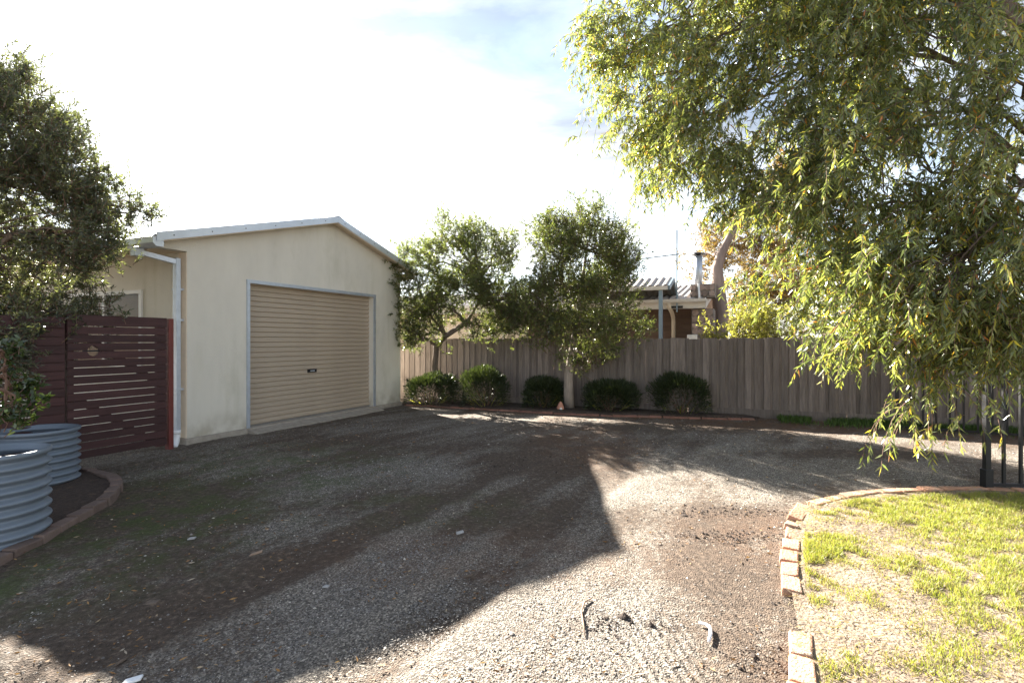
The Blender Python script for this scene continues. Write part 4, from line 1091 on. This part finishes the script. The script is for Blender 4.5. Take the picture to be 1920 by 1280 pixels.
# corrugated porch roof on steel posts, in front of the house
porch = ything('porch_roof', 'small corrugated iron gable porch roof on blue steel posts', 'porch', 2.0, 9.2)
corrugated(MB(), 0, 3.30, -0.15, 2.86, 0.75, 3.16).build('roof', M_iron, porch, smooth=True)
corrugated(MB(), 0, 3.30, 0.75, 3.16, 1.65, 2.72).build('roof', M_iron, porch, smooth=True)
m = MB(); m.box(0, 3.3, -0.22, -0.16, 2.74, 2.84); m.build('gutter', M_fascia, porch)
for v0, z0, v1, z1 in ((-0.15, 2.80, 0.75, 3.10), (0.75, 3.10, 1.65, 2.66)):
    m = MB(); m.bar((3.33, v0, z0), (3.33, v1, z1), 0.04, 0.12); m.build('barge_board', M_bluepost, porch)
for uu, vv in ((3.12, -0.12), (0.1, -0.12)):
    m = MB(); m.box(uu - 0.045, uu + 0.045, vv - 0.045, vv + 0.045, -0.05, 2.80); m.build('post', M_bluepost, porch)
# aerial mast beside the chimney
mast = ything('aerial_mast', 'thin grey aerial mast with cross bar beside the chimney', 'aerial', 5.45, HV0 - 0.55)
m = MB(); m.tube([(0, 0, 2.2), (0, 0, 4.35)], 0.018, 8); m.build('pole', M_bluepost, mast)
m = MB(); m.tube([(-1.25, -0.1, 3.62), (0.05, 0.0, 3.72)], 0.016, 8); m.build('boom', M_bluepost, mast)
for k in range(6):
    q = -1.2 + k * 0.22; m = MB(); m.tube([(q, -0.32, 3.63 + k * .017), (q, 0.22, 3.63 + k * .017)], 0.007, 6); m.build('element', M_bluepost, mast)
m = MB(); m.bar((-0.15, 0.02, 2.33), (0.15, 0.02, 2.33), 0.03, 0.06); m.build('bracket', M_black, mast)

# ------------------------------------------------------------------ trees beyond the fence
bG = np.array([6.9, 18.0, 0.0])
tree('gum_tree', 'tall gum tree with brown trunk behind the stone chimney', 'tree', bG,
     [(*bG, 0.30), (*P(1352, 590, 18), 0.25), (*P(1347, 545, 18), 0.22), (*P(1344, 505, 18), 0.19), (*P(1352, 478, 18), 0.16), (*P(1365, 450, 18), 0.12), (*P(1390, 400, 18), 0.13), (*P(1420, 350, 18), 0.08)],
     [lum(1310, 480, 19.0, 0.75, 0.7, 0.5), lum(1345, 440, 19.5, 0.7, 0.7, 0.5), lum(1400, 480, 18.5, 0.9, 0.9, 0.7), lum(1450, 420, 18.5, 1.3, 1.2, 1.0), lum(1300, 510, 19, 0.4, 0.5, 0.3), lum(1500, 350, 18, 1.5, 1.2, 1.2)],
     1500, 16, 0.12, 0.035, L_gum, M_gumbark, 61, up=0.2, tw=0.5, limbr=0.10)
bT = np.array([9.6, 20.0, 0.0])
tree('gum_tree', 'brown leaved spreading gum tree behind the yellow green bush', 'tree', bT,
     [(*bT, 0.25), (9.6, 20, 1.2, 0.22), (9.3, 20, 2.2, 0.18), (9.0, 20, 3.2, 0.12)],
     [lum(1430, 560, 20, 1.3, 1.0, 0.6), lum(1480, 520, 20, 1.4, 1.0, 0.8), lum(1390, 590, 20.5, 0.8, 0.8, 0.6), lum(1560, 540, 20, 1.6, 1.2, 1.1), lum(1680, 560, 20, 1.8, 1.2, 1.4), lum(1400, 540, 20.5, 0.9, 0.8, 0.7), lum(1440, 490, 20, 1.1, 0.9, 0.8)],
     2600, 16, 0.12, 0.035, L_gum, M_gumbark, 62, up=0.2, tw=0.5, limbr=0.08)
for i, (lb, xs) in enumerate((('yellow green bush rising over the fence beside the chimney', ((1372, 604, 12.0), (1412, 594, 11.8), (1455, 600, 11.6))), ('dense olive bush over the fence behind the weeping tree', ((1560, 610, 14.5), (1640, 600, 14.5), (1740, 605, 14.3), (1850, 600, 14.3))))):
    c0 = P(xs[1][0], HOR, xs[1][2]); b_ = np.array([c0[0], c0[1], 0.0])
    tree('garden_bush', lb, 'bush', b_, [(*b_, 0.06), (b_[0], b_[1], 0.5, 0.05), (b_[0], b_[1], 1.0, 0.04)],
         [lum(x, y + 25, d, 0.55 + 0.5 * i, 0.5 + 0.2 * i, 0.58 + 0.14 * i) for x, y, d in xs], 900 + 600 * i, 22, 0.07, 0.016, L_hedge, M_twig, 70 + i, up=0.8, tw=0.3, limbr=0.02)

# ------------------------------------------------------------------ grass, weeds, stones and litter (stuff)
r = np.random.default_rng(90)


def blades(name, label, pos, h, wd, tint, lm, lean=0.5):
    n = len(pos); a = r.uniform(0, 6.283, n)
    d = np.stack([np.cos(a) * lean * r.random(n), np.sin(a) * lean * r.random(n), np.ones(n)], 1)
    V, F, q = leaf_arrays(pos, d, h, wd, r, bend=0.5)
    return tag(npmesh(name, V, F, lm, tint=np.repeat(tint, 4)), label, None, None, 'stuff')


n = 210000
t_ = r.random(n) ** 0.8; k_ = r.random(n) ** 1.5
pts = lp[np.minimum((t_ * NT).astype(int), NT - 1), np.minimum((k_ * NK).astype(int), NK - 1)] + r.uniform(-0.035, 0.035, (n, 2))
inside = (pts[:, 0] < 6.5)
edge_d = pts[:, 0] - np.interp(pts[:, 1], [p[1] for p in EDGE_L], [p[0] for p in EDGE_L])
nz = vnoise(pts[:, 0], pts[:, 1], 1.7, 33, 4)
tuft = vnoise(pts[:, 0], pts[:, 1], 11.0, 37, 2)
dens = sstep(0.31, 0.70, nz + 0.22 * sstep(0.15, 1.5, edge_d) - 0.06 * sstep(3.6, 4.8, pts[:, 1])) * sstep(0.25, 0.62, tuft + 0.10 * sstep(0.5, 2.0, edge_d))
top_y = np.interp(pts[:, 0], [p[0] for p in EDGE_T], [p[1] for p in EDGE_T])
keep = inside & (edge_d > 0.10) & (pts[:, 1] < top_y - 0.16) & (r.random(n) < 0.02 + 0.98 * dens)
pts = pts[keep]; dens = dens[keep]
z = lawn_h(pts[:, 0], pts[:, 1])
green = np.clip(0.35 + 0.5 * dens + r.normal(0, 0.22, len(pts)), 0, 1)
green = np.where(r.random(len(pts)) < 0.25, r.uniform(0, 0.35, len(pts)), green)
blades('grass', 'short patchy grass growing on the lawn', np.column_stack([pts, z - 0.004]), 0.024 + 0.024 * dens, 0.0042, green, L_grass, 1.3)
# straw and dead clippings lying on the lawn soil
n = 17000; q = lp.reshape(-1, 2)[r.integers(0, lp.shape[0] * lp.shape[1], n)] + r.uniform(-0.05, 0.05, (n, 2)); q = q[q[:, 0] < 6]
a = r.uniform(0, 6.283, len(q))
V, F, _ = leaf_arrays(np.column_stack([q, lawn_h(q[:, 0], q[:, 1]) + 0.006]), np.column_stack([np.cos(a), np.sin(a), r.uniform(-0.1, 0.25, len(q))]), 0.05, 0.0035, r, bend=0.1)
tag(npmesh('straw', V, F, L_grass, tint=np.repeat(r.uniform(0, 0.3, len(q)), 4)), 'dry straw clippings strewn over the lawn', kind='stuff')
# weeds along the foot of the fence
n = 9000; u = r.uniform(7.7, 13.5, n); v = FENCE_V - 0.04 - np.abs(r.normal(0, 0.28, n)); w2 = np.array([W2(a, b) for a, b in zip(u, v)])
kp = vnoise(w2[:, 0], w2[:, 1], 2.0, 44, 3) > 0.40; w2 = w2[kp]
blades('weeds', 'green weeds along the foot of the fence', np.column_stack([w2, gheight(w2[:, 0], w2[:, 1])]), 0.11, 0.011, r.random(len(w2)), L_weed, 0.9)
# loose gravel stones
n = 190000; Y = 1.9 + 8.0 * r.random(n) ** 1.9; X = (r.uniform(-1.02, 1.02, n)) * Y * 0.99
sm = 0.30 + 0 * X
ii = np.clip(np.searchsorted(gx, X), 0, nx - 1); jj = np.clip(np.searchsorted(gy, Y), 0, ny - 1)
soilv = np.clip(soilA, 0, 1)[jj, ii] + 1.1 * (vnoise(X, Y, 1.3, 55, 4) - 0.5)
kp = (r.random(n) < np.clip(1.15 - 1.9 * soilv, 0.06, 1))
ex_ = np.interp(Y, [p[1] for p in EDGE_L], [p[0] for p in EDGE_L]); kp &= ~((X > ex_ - 0.08) & (Y < 5.05))
uu = (X - CORNER[0]) * EU[0] + (Y - CORNER[1]) * EU[1]; vv = (X - CORNER[0]) * EV[0] + (Y - CORNER[1]) * EV[1]
kp &= (uu > 0.26) & (vv < 5.0); kp &= ~((X < -2.9) & (Y < 5.6) & (X < -2.9 - 0.0 * Y))
X, Y = X[kp], Y[kp]; n = len(X)
sz = 0.0038 * np.exp(r.normal(0, 0.35, n)) * (1 + 0.06 * Y)
octv = np.array([[1, 0, 0], [0, 1, 0], [-1, 0, 0], [0, -1, 0], [0, 0, 0.75]], float)
octf = np.array([[0, 1, 4], [1, 2, 4], [2, 3, 4], [3, 0, 4]])
V = octv[None] * sz[:, None, None] * r.uniform(0.6, 1.4, (n, 5, 1)); a = r.uniform(0, 6.283, n)
c_, s_ = np.cos(a)[:, None], np.sin(a)[:, None]
Vr = np.stack([V[..., 0] * c_ - V[..., 1] * s_, V[..., 0] * s_ + V[..., 1] * c_, V[..., 2]], -1) + np.stack([X, Y, gheight(X, Y) + 0.001], -1)[:, None]
F = (np.arange(n)[:, None, None] * 5 + octf[None]).reshape(-1, 3)
tag(npmesh('gravel', Vr.reshape(-1, 3), F, L_stone, tint=np.repeat(np.clip(r.normal(0.5, 0.24, n), 0, 1), 5)), 'loose grey gravel stones on the driveway', kind='stuff')
# fallen leaves and bark crumbs
n = 5200; Y = 2.2 + 8.5 * r.random(n) ** 1.4; X = r.uniform(-0.95, 0.75, n) * Y
kp = (vnoise(X, Y, 0.9, 66, 3) > 0.42); ex_ = np.interp(Y, [p[1] for p in EDGE_L], [p[0] for p in EDGE_L]); kp &= ~((X > ex_ - 0.1) & (Y < 5.1))
uu = (X - CORNER[0]) * EU[0] + (Y - CORNER[1]) * EU[1]; kp &= uu > 0.3
X, Y = X[kp], Y[kp]; n = len(X); a = r.uniform(0, 6.283, n)
V, F, _ = leaf_arrays(np.column_stack([X, Y, gheight(X, Y) + 0.006]), np.column_stack([np.cos(a), np.sin(a), r.uniform(0, 0.3, n)]), 0.035 * (0.35 + r.random(n)), 0.010, r, bend=0.3)
tag(npmesh('leaf_litter', V, F, L_litter, tint=np.repeat(r.random(n) ** 1.3, 4)), 'brown fallen leaves and bark crumbs on the driveway', kind='stuff')

# clods of dug soil
ck = []
for (x, y, sx, sy, k) in ((1360, 958, .35, .10, 260), (1390, 1005, .35, .09, 260), (1145, 1165, .15, .06, 110), (1420, 1230, .12, .2, 120), (1080, 870, .5, .6, 220), (930, 868, .3, .2, 120), (1520, 1130, .08, .06, 120), (1545, 1075, .14, .05, 120)):
    c = G(x, y); ck.append(np.column_stack([r.normal(c[0], sx, k), r.normal(c[1], sy, k)]))
ck = np.concatenate(ck); n = len(ck); sz = 0.0065 * np.exp(r.normal(0, 0.45, n))
V = octv[None] * sz[:, None, None] * r.uniform(0.6, 1.4, (n, 5, 1)) + np.column_stack([ck, gheight(ck[:, 0], ck[:, 1]) + 0.002])[:, None]
tag(npmesh('soil_clods', V.reshape(-1, 3), (np.arange(n)[:, None, None] * 5 + octf[None]).reshape(-1, 3), M_soil), 'dark crumbs of soil scattered on the gravel', kind='stuff')

# ------------------------------------------------------------------ small things lying about


def lying(name, label, cat, path, rad, material, n=7, flat=1.0):
    base = np.array(path[0]); m = MB(); m.tube([np.array(p) - base for p in path], rad, n)
    if flat != 1: m.v = [(p[0], p[1], p[2] * flat) for p in m.v]
    o = m.build(name, material, None, smooth=True); o.location = tuple(base); return tag(o, label, cat)


def gp3(x, y, h):
    g = G(x, y); return np.array([g[0], g[1], float(gheight(g[0], g[1])) + h])


lying('plastic_strip', 'bent white plastic strip lying on the sunlit gravel', 'litter', [gp3(1310, 1166, .018), gp3(1322, 1168, .018), gp3(1331, 1174, .018), gp3(1333, 1186, .018), gp3(1329, 1200, .018)], [0.007, 0.009, 0.010, 0.010, 0.008], M_pvc)
lying('stick', 'thin curved stick lying on the sunlit gravel', 'stick', [gp3(1108, 1120, .01), gp3(1096, 1128, .015), gp3(1090, 1144, .01), gp3(1094, 1168, .012), gp3(1097, 1188, .008)], [0.004, 0.006, 0.006, 0.005, 0.003], M_stick)
lying('stick', 'dark broken stick on the shaded drive at bottom left', 'stick', [gp3(215, 1250, .01), gp3(228, 1243, .02), gp3(240, 1233, .012)], [0.005, 0.008, 0.005], M_bark)
lying('stick', 'short dark stick in the shade of the garage', 'stick', [gp3(868, 1080, .008), gp3(880, 1077, .012), gp3(888, 1073, .008)], [0.006, 0.009, 0.006], M_bark)


def chip(label, x, y, L, w_d, rot, material=M_chip):
    m = MB(); m.prism([(-L / 2, -w_d * .4), (L * .4, -w_d / 2), (L / 2, w_d * .3), (-L * .3, w_d / 2)], 0, 0.012, 2)
    o = m.build('bark_chip', material, None, bevel=0.003); p = gp3(x, y, 0.004); o.location = tuple(p); o.rotation_euler = (0.1, -0.12, rot)
    return tag(o, label, 'bark chip')


chip('flat grey chip lying in the middle of the shaded drive', 862, 998, 0.075, 0.04, 0.6)
chip('pale chip on the shaded drive near the planter edging', 360, 1008, 0.06, 0.035, 0.2)
chip('small light chip on the shaded gravel at the centre left', 612, 1096, 0.045, 0.03, -0.2)
chip('broken bark piece on the shaded drive left of centre', 480, 1035, 0.10, 0.03, 0.7, M_stick)
chip('dark clod of bark by the tyre track on the left', 285, 1128, 0.09, 0.05, 0.1, M_bark)
chip('white scrap lying at the bottom left edge of the drive', 248, 1276, 0.09, 0.04, 0.5, M_pvc)

# little terracotta ornament in the bed beside the pale trunk
c = G(1051, 772); orn = thing('terracotta_ornament', 'small terracotta ornament with arched opening beside the pale trunk', 'ornament', (c[0], c[1], 0.03))
m = MB(); pr_ = [(0.07, 0), (0.075, 0.06), (0.06, 0.10), (0.035, 0.15), (0.012, 0.18), (0.001, 0.185)]; V = []; F = []
for rr, zz in pr_:
    for k in range(16): V.append((rr * math.cos(k * math.pi / 8), rr * math.sin(k * math.pi / 8), zz))
for i in range(len(pr_) - 1):
    for k in range(16): F.append((i * 16 + k, i * 16 + (k + 1) % 16, (i + 1) * 16 + (k + 1) % 16, (i + 1) * 16 + k))
m.add(V, F); m.build('body', M_terra, orn, smooth=True)
m = MB(); m.prism([(-0.025, 0.0), (0.025, 0.0), (0.025, 0.05), (0.0, 0.075), (-0.025, 0.05)], -0.082, -0.06, 1); m.build('opening', M_white, orn)
